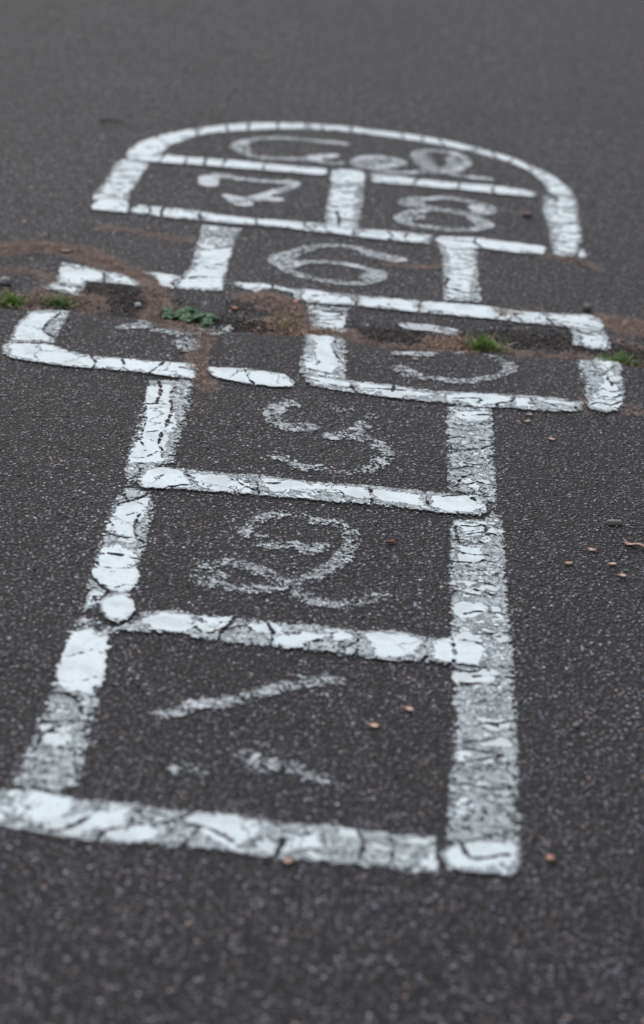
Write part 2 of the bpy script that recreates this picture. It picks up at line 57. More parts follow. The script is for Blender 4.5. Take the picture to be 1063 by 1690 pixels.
 {'p': [(0.3633, 3.4871), (0.3625, 3.508), (0.3608, 3.5822), (0.3599, 3.6569), (0.3577, 3.7058), (0.396, 3.7487), (0.4175, 3.7555), (0.4309, 3.7331), (0.4314, 3.6562), (0.4286, 3.5734), (0.4222, 3.5085), (0.4121, 3.4848), (0.3926, 3.4743), (0.3741, 3.4796)], 't': 0.4, 'c': [[(0.4017, 3.6203), (0.4155, 3.6076), (0.432, 3.6228)], [(0.3633, 3.4871), (0.3808, 3.513), (0.4042, 3.5089), (0.4231, 3.535)], [(0.3942, 3.5775), (0.4081, 3.568), (0.4284, 3.584)], [(0.3829, 3.548), (0.4063, 3.5411), (0.4267, 3.5597)], [(0.4154, 3.6808), (0.4035, 3.6488), (0.4098, 3.5953)], [(0.3825, 3.705), (0.3895, 3.6594), (0.3808, 3.6286)]], 'k': [[(0.3957, 3.7423), (0.419, 3.7451), (0.4096, 3.6224), (0.4197, 3.5979), (0.4219, 3.5453), (0.4166, 3.4965), (0.3932, 3.4849), (0.3674, 3.4935), (0.3837, 3.5614), (0.3968, 3.6189), (0.395, 3.6696)]], 'n': [[(0.3577, 3.7058), (0.3926, 3.7395), (0.3895, 3.6594), (0.3882, 3.5894), (0.3683, 3.5441)]], 'a': 0, 'l': 'short right side near the weeds, nearer piece', 'z': 2},
 {'p': [(0.3556, 3.7939), (0.3606, 3.8402), (0.3519, 3.8736), (0.367, 3.8867), (0.4147, 3.8898), (0.4189, 3.8576), (0.4225, 3.7964), (0.4106, 3.7819), (0.3986, 3.785), (0.3842, 3.7798), (0.3747, 3.793)], 't': 0.55, 'c': [[(0.3558, 3.8685), (0.3861, 3.858), (0.413, 3.862)], [(0.3677, 3.8596), (0.3905, 3.8442), (0.4146, 3.8536)]], 'k': [[(0.375, 3.8408), (0.4102, 3.8495), (0.4175, 3.7978), (0.3907, 3.7903), (0.3754, 3.8081)]], 'n': [], 'a': 0, 'l': 'short right side just beyond the crack', 'z': 0},
 {'p': [(-0.5211, 3.9119), (-0.5246, 3.9716), (-0.4866, 3.9647), (-0.4441, 3.9455), (-0.4077, 3.9317), (-0.3762, 3.8939), (-0.3777, 3.8805), (-0.4358, 3.8816), (-0.4677, 3.8801), (-0.4668, 3.8437), (-0.4722, 3.8094), (-0.54, 3.8319), (-0.5337, 3.8511), (-0.5162, 3.8648), (-0.5223, 3.8919)], 't': 0.65, 'c': [[(-0.442, 3.946), (-0.4432, 3.9222), (-0.4378, 3.8811)], [(-0.5089, 3.8576), (-0.4874, 3.8508), (-0.4678, 3.8583)], [(-0.5212, 3.9487), (-0.4844, 3.9483), (-0.4697, 3.9488)]], 'k': [[(-0.5227, 3.9517), (-0.4464, 3.9314), (-0.4435, 3.8926), (-0.4696, 3.886), (-0.475, 3.8657), (-0.5127, 3.8689)], [(-0.4355, 3.9276), (-0.3846, 3.8949), (-0.4294, 3.8961)], [(-0.5324, 3.8424), (-0.4716, 3.8484), (-0.4777, 3.8187)]], 'n': [], 'a': 0, 'l': 'far left corner piece of the fourth square', 'z': 0},
 {'p': [(-0.3826, 3.959), (-0.3522, 3.9608), (-0.3113, 3.9521), (-0.3114, 3.9215), (-0.3187, 3.8798), (-0.3448, 3.8923), (-0.3534, 3.9231)], 't': 0.65, 'c': [[(-0.3189, 3.9329), (-0.325, 3.911), (-0.3156, 3.8807)]], 'k': [[(-0.3535, 3.9434), (-0.3165, 3.9404), (-0.323, 3.8917), (-0.3425, 3.8995)]], 'n': [], 'a': 0, 'l': 'small piece at the foot of the sixth square', 'z': 0},
 {'p': [(-0.2237, 3.9477), (-0.1685, 3.9547), (-0.1055, 3.9371), (-0.1023, 3.8777), (-0.1106, 3.8784), (-0.1191, 3.9191), (-0.1532, 3.9287), (-0.1662, 3.9212), (-0.1794, 3.9003), (-0.2045, 3.9161), (-0.2206, 3.9214)], 't': 0.65, 'c': [[(-0.1549, 3.9556), (-0.1503, 3.916)]], 'k': [[(-0.217, 3.9429), (-0.1678, 3.9446), (-0.1113, 3.9284), (-0.1536, 3.9354), (-0.1736, 3.9223)]], 'n': [], 'a': 0, 'l': 'far edge of the fourth square behind the brown moss', 'z': 0},
 {'p': [(-0.1058, 3.9438), (-0.0594, 3.9382), (-0.0091, 3.9373), (0.0998, 3.941), (0.2088, 3.9464), (0.2692, 3.9337), (0.3172, 3.9338), (0.39, 3.9465), (0.4111, 3.9328), (0.4166, 3.8872), (0.4111, 3.8645), (0.3262, 3.8733), (0.2674, 3.8728), (0.2315, 3.8787), (0.1003, 3.8751), (-0.0072, 3.8778), (-0.0566, 3.8725), (-0.0894, 3.8689), (-0.105, 3.89)], 't': 0.7, 'c': [[(-0.0132, 3.936), (-0.0042, 3.9152), (-0.0093, 3.8804)], [(0.103, 3.9386), (0.1001, 3.9077), (0.0983, 3.8745)], [(0.2335, 3.9239), (0.2415, 3.91), (0.2305, 3.8816)], [(0.3172, 3.9338), (0.3202, 3.9027), (0.3294, 3.8772)], [(-0.0841, 3.9067), (-0.0484, 3.9248), (0.004, 3.9179)], [(0.2687, 3.9174), (0.2511, 3.8809)], [(0.046, 3.9043), (0.0526, 3.8865)], [(0.3211, 3.8998), (0.3673, 3.893), (0.4096, 3.8731)]], 'k': [[(-0.101, 3.9317), (-0.0173, 3.9313), (-0.0116, 3.8863), (-0.0859, 3.8798)], [(-0.0015, 3.9296), (0.0957, 3.933), (0.0941, 3.8829), (-0.0012, 3.8863)], [(0.1083, 3.9301), (0.2024, 3.938), (0.2382, 3.9027), (0.2275, 3.887), (0.1085, 3.8841)], [(0.275, 3.9192), (0.3166, 3.9176), (0.3236, 3.8849), (0.2741, 3.8871)], [(0.3221, 3.9254), (0.3884, 3.9364), (0.41, 3.8793), (0.331, 3.8899)], [(0.2431, 3.8913), (0.2645, 3.9163), (0.2656, 3.8817)]], 'n': [[(0.1084, 3.8971), (0.1396, 3.9), (0.1375, 3.8831), (0.1086, 3.8776)], [(0.2234, 3.9439), (0.2632, 3.9418), (0.2593, 3.9149), (0.2283, 3.9257)]], 'a': 0, 'l': 'far edge of the fifth square', 'z': 1},
 {'p': [(-0.0913, 3.8651), (-0.0563, 3.8662), (-0.0182, 3.8679), (-0.0199, 3.8032), (-0.0179, 3.7555), (-0.0306, 3.7502), (-0.0462, 3.7607), (-0.0791, 3.7562), (-0.0839, 3.8027)], 't': 0.45, 'c': [[(-0.0902, 3.8436), (-0.0552, 3.8416), (-0.0174, 3.8457)], [(-0.0826, 3.8166), (-0.0489, 3.8144), (-0.0241, 3.8315)]], 'k': [[(-0.0702, 3.8342), (-0.0241, 3.8315), (-0.0233, 3.7641), (-0.0618, 3.7703)]], 'n': [], 'a': 0.03, 'l': 'divider of fourth and fifth squares beyond the crack', 'z': 0},
 {'p': [(-0.0851, 3.7046), (-0.0702, 3.7419), (-0.0183, 3.7421), (-0.0136, 3.6443), (-0.0145, 3.5641), (-0.0117, 3.5132), (-0.0411, 3.5139), (-0.0863, 3.5242), (-0.0871, 3.6094)], 't': 0.5, 'c': [[(-0.0341, 3.7393), (-0.0349, 3.6381), (-0.0201, 3.5848)], [(-0.0835, 3.5963), (-0.0588, 3.5859), (-0.0625, 3.5629)], [(-0.0858, 3.5515), (-0.0418, 3.53), (-0.0131, 3.5264)]], 'k': [[(-0.0692, 3.7037), (-0.0377, 3.7211), (-0.0362, 3.6231), (-0.0238, 3.5562), (-0.0374, 3.5366), (-0.0811, 3.5527), (-0.0803, 3.5915), (-0.0644, 3.6012)]], 'n': [[(-0.0338, 3.7348), (-0.016, 3.7359), (-0.0134, 3.5866), (-0.0241, 3.612)]], 'a': 0, 'l': 'divider of fourth and fifth squares nearer than the crack', 'z': 0},
 {'p': [(-0.5389, 3.7017), (-0.5196, 3.7256), (-0.4949, 3.7202), (-0.4755, 3.7555), (-0.4724, 3.6746), (-0.4747, 3.6294), (-0.4775, 3.5635), (-0.5131, 3.5573), (-0.5467, 3.5513), (-0.5492, 3.6251)], 't': 0.55, 'c': [[(-0.5449, 3.5631), (-0.5136, 3.56), (-0.4775, 3.5635)], [(-0.4863, 3.7158), (-0.4962, 3.6685), (-0.502, 3.6227), (-0.4789, 3.5856)], [(-0.4962, 3.6685), (-0.4771, 3.6734)]], 'k': [[(-0.5293, 3.6912), (-0.4948, 3.7061), (-0.5, 3.6615), (-0.5058, 3.6218), (-0.4856, 3.5784), (-0.543, 3.5636), (-0.5436, 3.6265)]], 'n': [[(-0.4917, 3.6849), (-0.4726, 3.6899), (-0.4742, 3.5867), (-0.4988, 3.6207)]], 'a': 0, 'l': 'short left side near the grass', 'z': 0},
 {'p': [(-0.3196, 3.8992), (-0.3018, 4.0177), (-0.3042, 4.1338), (-0.3066, 4.2685), (-0.2303, 4.2717), (-0.2375, 4.1909), (-0.2386, 4.0668), (-0.2349, 3.9306), (-0.2357, 3.8901), (-0.3133, 3.8781)], 't': 0.55, 'c': [[(-0.3008, 4.0287), (-0.2714, 4.0237), (-0.2388, 4.0559)], [(-0.3021, 4.1233), (-0.2749, 4.1249), (-0.2389, 4.1522)], [(-0.3138, 3.9344), (-0.2814, 3.9576), (-0.2377, 3.9641)], [(-0.2935, 4.2101), (-0.2598, 4.2063), (-0.2344, 4.223)]], 'k': [[(-0.3135, 3.921), (-0.2957, 3.9984), (-0.2951, 4.107), (-0.2399, 4.1518), (-0.2412, 4.0334), (-0.2388, 3.9024), (-0.3082, 3.8892)]], 'n': [[(-0.3034, 4.2577), (-0.2308, 4.2636), (-0.2395, 4.2018), (-0.3019, 4.1801)]], 'a': 0.03, 'l': 'left side of the sixth square', 'z': 0},
 {'p': [(0.1407, 3.9566), (0.1408, 4.0732), (0.1387, 4.2093), (0.1309, 4.2857), (0.203, 4.291), (0.2053, 4.2169), (0.2057, 4.0916), (0.2091, 3.9663)], 't': 0.55, 'c': [[(0.1342, 4.2943), (0.1567, 4.2628), (0.2073, 4.2771)], [(0.1409, 4.1551), (0.1726, 4.1497), (0.2037, 4.18)], [(0.1506, 4.0865), (0.145, 4.0327), (0.1717, 4.0232)]], 'k': [[(0.1489, 4.2757), (0.1983, 4.2745), (0.2003, 4.1718), (0.1841, 3.9928), (0.1481, 3.9756), (0.1528, 4.1226)]], 'n': [], 'a': 0.03, 'l': 'right side of the sixth square', 'z': 0},
 {'p': [(-0.519, 4.3148), (-0.5132, 4.3576), (-0.4867, 4.3836), (-0.4562, 4.3696), (-0.4483, 4.323), (-0.4472, 4.295), (-0.4818, 4.2912), (-0.5115, 4.2932)], 't': 0.9, 'c': [], 'k': [[(-0.5135, 4.3166), (-0.5023, 4.3614), (-0.4585, 4.3605), (-0.4545, 4.3086), (-0.5001, 4.301)]], 'n': [], 'a': 0, 'l': 'near left corner blob of the seventh square', 'z': 1},
 {'p': [(-0.4483, 4.323), (-0.4313, 4.3537), (-0.3844, 4.3542), (-0.3201, 4.353), (-0.2677, 4.3432), (-0.2128, 4.3424), (-0.1206, 4.3497), (-0.0827, 4.346), (-0.023, 4.3371), (0.043, 4.3413), (0.1183, 4.3359), (0.1207, 4.2981), (0.114, 4.2771), (0.0442, 4.2796), (-0.0257, 4.2814), (-0.0521, 4.2926), (-0.0994, 4.289), (-0.1497, 4.2998), (-0.2094, 4.2951), (-0.2632, 4.288), (-0.3142, 4.2898), (-0.3821, 4.2897), (-0.445, 4.2958)], 't': 0.65, 'c': [[(-0.4144, 4.3557), (-0.4082, 4.3209), (-0.4106, 4.2917)], [(-0.3862, 4.3495), (-0.3865, 4.3206), (-0.3821, 4.2897)], [(-0.3194, 4.345), (-0.3142, 4.3141), (-0.3051, 4.2891)], [(-0.1206, 4.3497), (-0.1167, 4.3189), (-0.0994, 4.289)], [(-0.1156, 4.3193), (-0.0824, 4.3382)], [(-0.0827, 4.346), (-0.0776, 4.3079), (-0.0632, 4.289)], [(-0.0196, 4.3381), (-0.0266, 4.3084), (-0.0257, 4.2814)], [(0.0374, 4.3357), (0.0471, 4.3074), (0.0408, 4.2786)], [(-0.2128, 4.3424), (-0.2061, 4.2963)], [(0.0739, 4.3309), (0.0698, 4.3025), (0.0769, 4.2778)]], 'k': [[(-0.4424, 4.321), (-0.3875, 4.3407), (-0.3219, 4.3358), (-0.3179, 4.3047), (-0.4379, 4.3023)], [(-0.3094, 4.3363), (-0.2133, 4.3341), (-0.122, 4.3331), (-0.1204, 4.3018), (-0.2114, 4.3064), (-0.304, 4.3016)], [(-0.1108, 4.3369), (-0.0249, 4.3247), (-0.0295, 4.2919), (-0.0975, 4.2975)], [(-0.0169, 4.3232), (0.1058, 4.3285), (0.1061, 4.2862), (-0.0159, 4.2922)]], 'n': [], 'a': 0, 'l': 'near edge of the seventh and eighth squares', 'z': 1},
 {'p': [(0.124, 4.3067), (0.1342, 4.3328), (0.2037, 4.345), (0.2639, 4.3353), (0.3296, 4.3278), (0.3332, 4.3058), (0.3263, 4.2734), (0.2723, 4.2691), (0.213, 4.2825), (0.1938, 4.2733), (0.1622, 4.2569), (0.1455, 4.2672)], 't': 0.85, 'c': [[(0.2037, 4.345), (0.1999, 4.313), (0.2142, 4.2828)], [(0.1342, 4.3173), (0.1626, 4.3177), (0.2022, 4.3136)]], 'k': [[(0.1308, 4.3163), (0.2013, 4.3326), (0.194, 4.2884), (0.1567, 4.2703)], [(0.208, 4.3268), (0.3268, 4.3154), (0.3235, 4.2877), (0.2693, 4.2833)]], 'n': [], 'a': 0, 'l': 'near edge of the eighth square, right piece', 'z': 1},
 {'p': [(-0.521, 4.3467), (-0.5257, 4.399), (-0.5193, 4.4567), (-0.5163, 4.5058), (-0.5122, 4.6343), (-0.5051, 4.6653), (-0.4456, 4.6563), (-0.4518, 4.5308), (-0.4577, 4.4409), (-0.4559, 4.3864), (-0.4595, 4.3684), (-0.4867, 4.3836)], 't': 0.6, 'c': [[(-0.5206, 4.4134), (-0.4964, 4.4053), (-0.4585, 4.4278)], [(-0.5169, 4.4924), (-0.4833, 4.4877), (-0.4571, 4.5154)], [(-0.5062, 4.5769), (-0.4787, 4.597), (-0.4479, 4.5909)]], 'k': [[(-0.513, 4.3993), (-0.5076, 4.5403), (-0.5024, 4.643), (-0.4482, 4.6367), (-0.4571, 4.5154), (-0.4616, 4.4054)]], 'n': [], 'a': 0.03, 'l': 'left side of the seventh square', 'z': 0},
 {'p': [(0.3447, 4.2826), (0.3426, 4.3948), (0.3412, 4.501), (0.3377, 4.5902), (0.343, 4.6913), (0.4044, 4.7201), (0.4124, 4.6634), (0.4075, 4.5076), (0.4084, 4.3963), (0.3875, 4.2841), (0.359, 4.2755)], 't': 0.57, 'c': [[(0.3423, 4.614), (0.3743, 4.6038), (0.4124, 4.6407)], [(0.3421, 4.4929), (0.3747, 4.4875), (0.4068, 4.5158)], [(0.3444, 4.3834), (0.375, 4.3733), (0.4076, 4.4041)], [(0.3528, 4.663), (0.366, 4.6864), (0.3681, 4.6507), (0.3516, 4.6354)]], 'k': [[(0.3662, 4.6911), (0.403, 4.6917), (0.4003, 4.5263), (0.4029, 4.4025), (0.383, 4.3056), (0.352, 4.2962), (0.3672, 4.4516), (0.3647, 4.5782)]], 'n': [], 'a': 0.028, 'l': 'right side of the eighth square', 'z': 0},
 {'p': [(0.3886, 4.2845), (0.3957, 4.3328), (0.4073, 4.3365), (0.4102, 4.2874), (0.3979, 4.2684)], 't': 0.6, 'c': [], 'k': [], 'n': [], 'a': 0, 'l': 'tiny flake at the right corner of the eighth square', 'z': 0},
 {'p': [(-0.0836, 4.3139), (-0.0847, 4.4971), (-0.0829, 4.6485), (-0.0141, 4.657), (-0.0142, 4.5401), (-0.0164, 4.456), (-0.0144, 4.3161), (-0.0528, 4.3119)], 't': 0.62, 'c': [[(-0.0827, 4.4768), (-0.0476, 4.4795), (-0.0156, 4.506)], [(-0.0819, 4.5963), (-0.0469, 4.6247), (-0.0141, 4.6174)], [(-0.0828, 4.3741), (-0.0503, 4.3966), (-0.0156, 4.3912)], [(-0.0637, 4.4414), (-0.0556, 4.3828), (-0.0578, 4.3222)]], 'k': [[(-0.0798, 4.6319), (-0.0293, 4.639), (-0.0263, 4.4736), (-0.0251, 4.3325), (-0.0708, 4.3339), (-0.0769, 4.4786)]], 'n': [[(-0.034, 4.5982), (-0.0132, 4.6265), (-0.0127, 4.3363), (-0.0285, 4.3314)]], 'a': 0.028, 'l': 'divider of seventh and eighth squares', 'z': 0},
 {'p': [(-0.0861, 4.6653), (-0.0859, 4.7193), (-0.0695, 4.7383), (-0.0239, 4.7394), (-0.0145, 4.7151), (-0.0141, 4.657), (-0.0472, 4.6333), (-0.0826, 4.6398)], 't': 0.85, 'c': [], 'k': [[(-0.0819, 4.7115), (-0.0195, 4.718), (-0.0193, 4.6687), (-0.0783, 4.6544)]], 'n': [], 'a': 0, 'l': 'far end block of the divider of seventh and eighth squares', 'z': 1},
 {'p': [(-0.4963, 4.6735), (-0.4949, 4.7025), (-0.4237, 4.7261), (-0.3792, 4.7244), (-0.3, 4.7348), (-0.221, 4.7344), (-0.1432, 4.7326), (-0.0938, 4.7304), (-0.091, 4.695), (-0.1039, 4.6819), (-0.2173, 4.6807), (-0.3353, 4.6755), (-0.4222, 4.6656), (-0.4935, 4.6605)], 't': 0.8, 'c': [[(-0.3792, 4.7244), (-0.3767, 4.6739)], [(-0.3402, 4.7295), (-0.3389, 4.6742)], [(-0.3, 4.7348), (-0.3038, 4.6779)], [(-0.2173, 4.7356), (-0.2227, 4.7062), (-0.2158, 4.6767)], [(-0.4237, 4.7261), (-0.4292, 4.6628)]], 'k': [[(-0.4928, 4.6844), (-0.3882, 4.7162), (-0.3851, 4.6846), (-0.4911, 4.6709)], [(-0.3731, 4.7126), (-0.3076, 4.7227), (-0.3097, 4.6895), (-0.3705, 4.6855)], [(-0.2952, 4.7225), (-0.2264, 4.7233), (-0.2263, 4.6868), (-0.2923, 4.6866)], [(-0.2137, 4.7184), (-0.0982, 4.7198), (-0.0997, 4.6968), (-0.2119, 4.6916)]], 'n': [], 'a': 0, 'l': 'far edge of the seventh square', 'z': 1},
 {'p': [(-0.0053, 4.691), (-0.005, 4.7273), (0.0417, 4.729), (0.0898, 4.7178), (0.177, 4.7163), (0.2471, 4.7238), (0.2998, 4.7161), (0.3313, 4.7052), (0.3317, 4.6823), (0.3225, 4.6651), (0.2458, 4.6637), (0.1766, 4.6661), (0.0854, 4.6622), (-0.0008, 4.6612)], 't': 0.8, 'c': [[(0.091, 4.7182), (0.0839, 4.6886), (0.0879, 4.6586)], [(0.177, 4.7163), (0.1719, 4.6916), (0.1741, 4.6653)], [(0.2483, 4.7196), (0.2403, 4.6889), (0.2446, 4.6633)]], 'k': [[(-0.001, 4.7149), (0.0813, 4.7104), (0.0792, 4.6736), (0.0012, 4.6752)], [(0.0936, 4.7054), (0.1707, 4.7003), (0.1681, 4.6767), (0.0938, 4.6739)], [(0.1793, 4.7034), (0.2382, 4.7065), (0.2351, 4.6734), (0.1815, 4.6769)], [(0.2504, 4.7065), (0.326, 4.6939), (0.3205, 4.678), (0.2498, 4.6788)]], 'n': [], 'a': 0, 'l': 'far edge of the eighth square', 'z': 1},
 {'p': [(-0.4985, 4.6915), (-0.4999, 4.734), (-0.4875, 4.7973), (-0.4678, 4.8446), (-0.4411, 4.8899), (-0.3958, 4.9471), (-0.323, 5.0138), (-0.2633, 5.0504), (-0.1695, 5.0795), (-0.1226, 5.087), (-0.0477, 5.0904), (0.0525, 5.0845), (0.1393, 5.0634), (0.2251, 5.0214), (0.2924, 4.9673), (0.3632, 4.876), (0.3978, 4.7834), (0.4112, 4.6858), (0.3852, 4.7032), (0.3538, 4.714), (0.348, 4.7824), (0.3237, 4.8697), (0.2799, 4.9314), (0.2025, 4.9857), (0.134, 5.0136), (0.0532, 5.0318), (-0.016, 5.04), (-0.0815, 5.0453), (-0.1565, 5.0325), (-0.2278, 5.0069), (-0.3082, 4.9586), (-0.3575, 4.9211), (-0.3928, 4.8637), (-0.4196, 4.8046), (-0.4299, 4.738), (-0.4361, 4.7261)], 't': 0.75, 'c': [[(-0.4561, 4.8641), (-0.4341, 4.8234), (-0.4176, 4.8102)], [(-0.3831, 4.9618), (-0.3739, 4.9052)], [(-0.3234, 5.0188), (-0.3144, 4.9564)], [(-0.2761, 5.0459), (-0.2738, 4.9807)], [(-0.2138, 5.0735), (-0.2141, 5.0372), (-0.2043, 5.0051)], [(-0.153, 5.091), (-0.155, 5.028)], [(-0.1453, 5.094), (-0.1432, 5.0272)], [(-0.1228, 5.0921), (-0.1146, 5.0275)], [(-0.0597, 5.0961), (-0.0535, 5.0303)], [(0.0524, 5.0898), (0.0585, 5.0287)], [(0.1012, 5.0788), (0.0963, 5.0289)], [(0.1301, 5.0701), (0.147, 5.0035)], [(0.2136, 5.0322), (0.1999, 4.9794)], [(0.2444, 5.0088), (0.256, 4.9519)], [(0.295, 4.9684), (0.2757, 4.9196)], [(0.3198, 4.938), (0.33, 4.8673)], [(0.3658, 4.8771), (0.335, 4.8351)], [(0.3957, 4.7921), (0.3484, 4.7635)], [(-0.4678, 4.7663), (-0.441, 4.772)]], 'k': [[(-0.4948, 4.7217), (-0.4516, 4.8461), (-0.4244, 4.8271), (-0.4371, 4.7352)], [(-0.4232, 4.8768), (-0.3231, 4.9986), (-0.3185, 4.975), (-0.3927, 4.8884)], [(-0.3159, 5.0062), (-0.2189, 5.0509), (-0.2173, 5.0259), (-0.311, 4.9776)], [(-0.2049, 5.056), (-0.161, 5.0671), (-0.1599, 5.0467), (-0.2008, 5.0318)], [(-0.1089, 5.0765), (0.0487, 5.0722), (0.0491, 5.0458), (-0.1078, 5.0508)], [(0.0592, 5.0713), (0.212, 5.0158), (0.2052, 4.992), (0.0597, 5.0397)], [(0.2184, 5.0081), (0.3551, 4.8628), (0.3399, 4.7983), (0.2305, 4.9615)], [(0.3526, 4.8034), (0.3889, 4.7798), (0.4049, 4.7296), (0.3611, 4.7122)]], 'n': [], 'a': 0, 'l': 'curved far edge around the last space', 'z': 0},
]
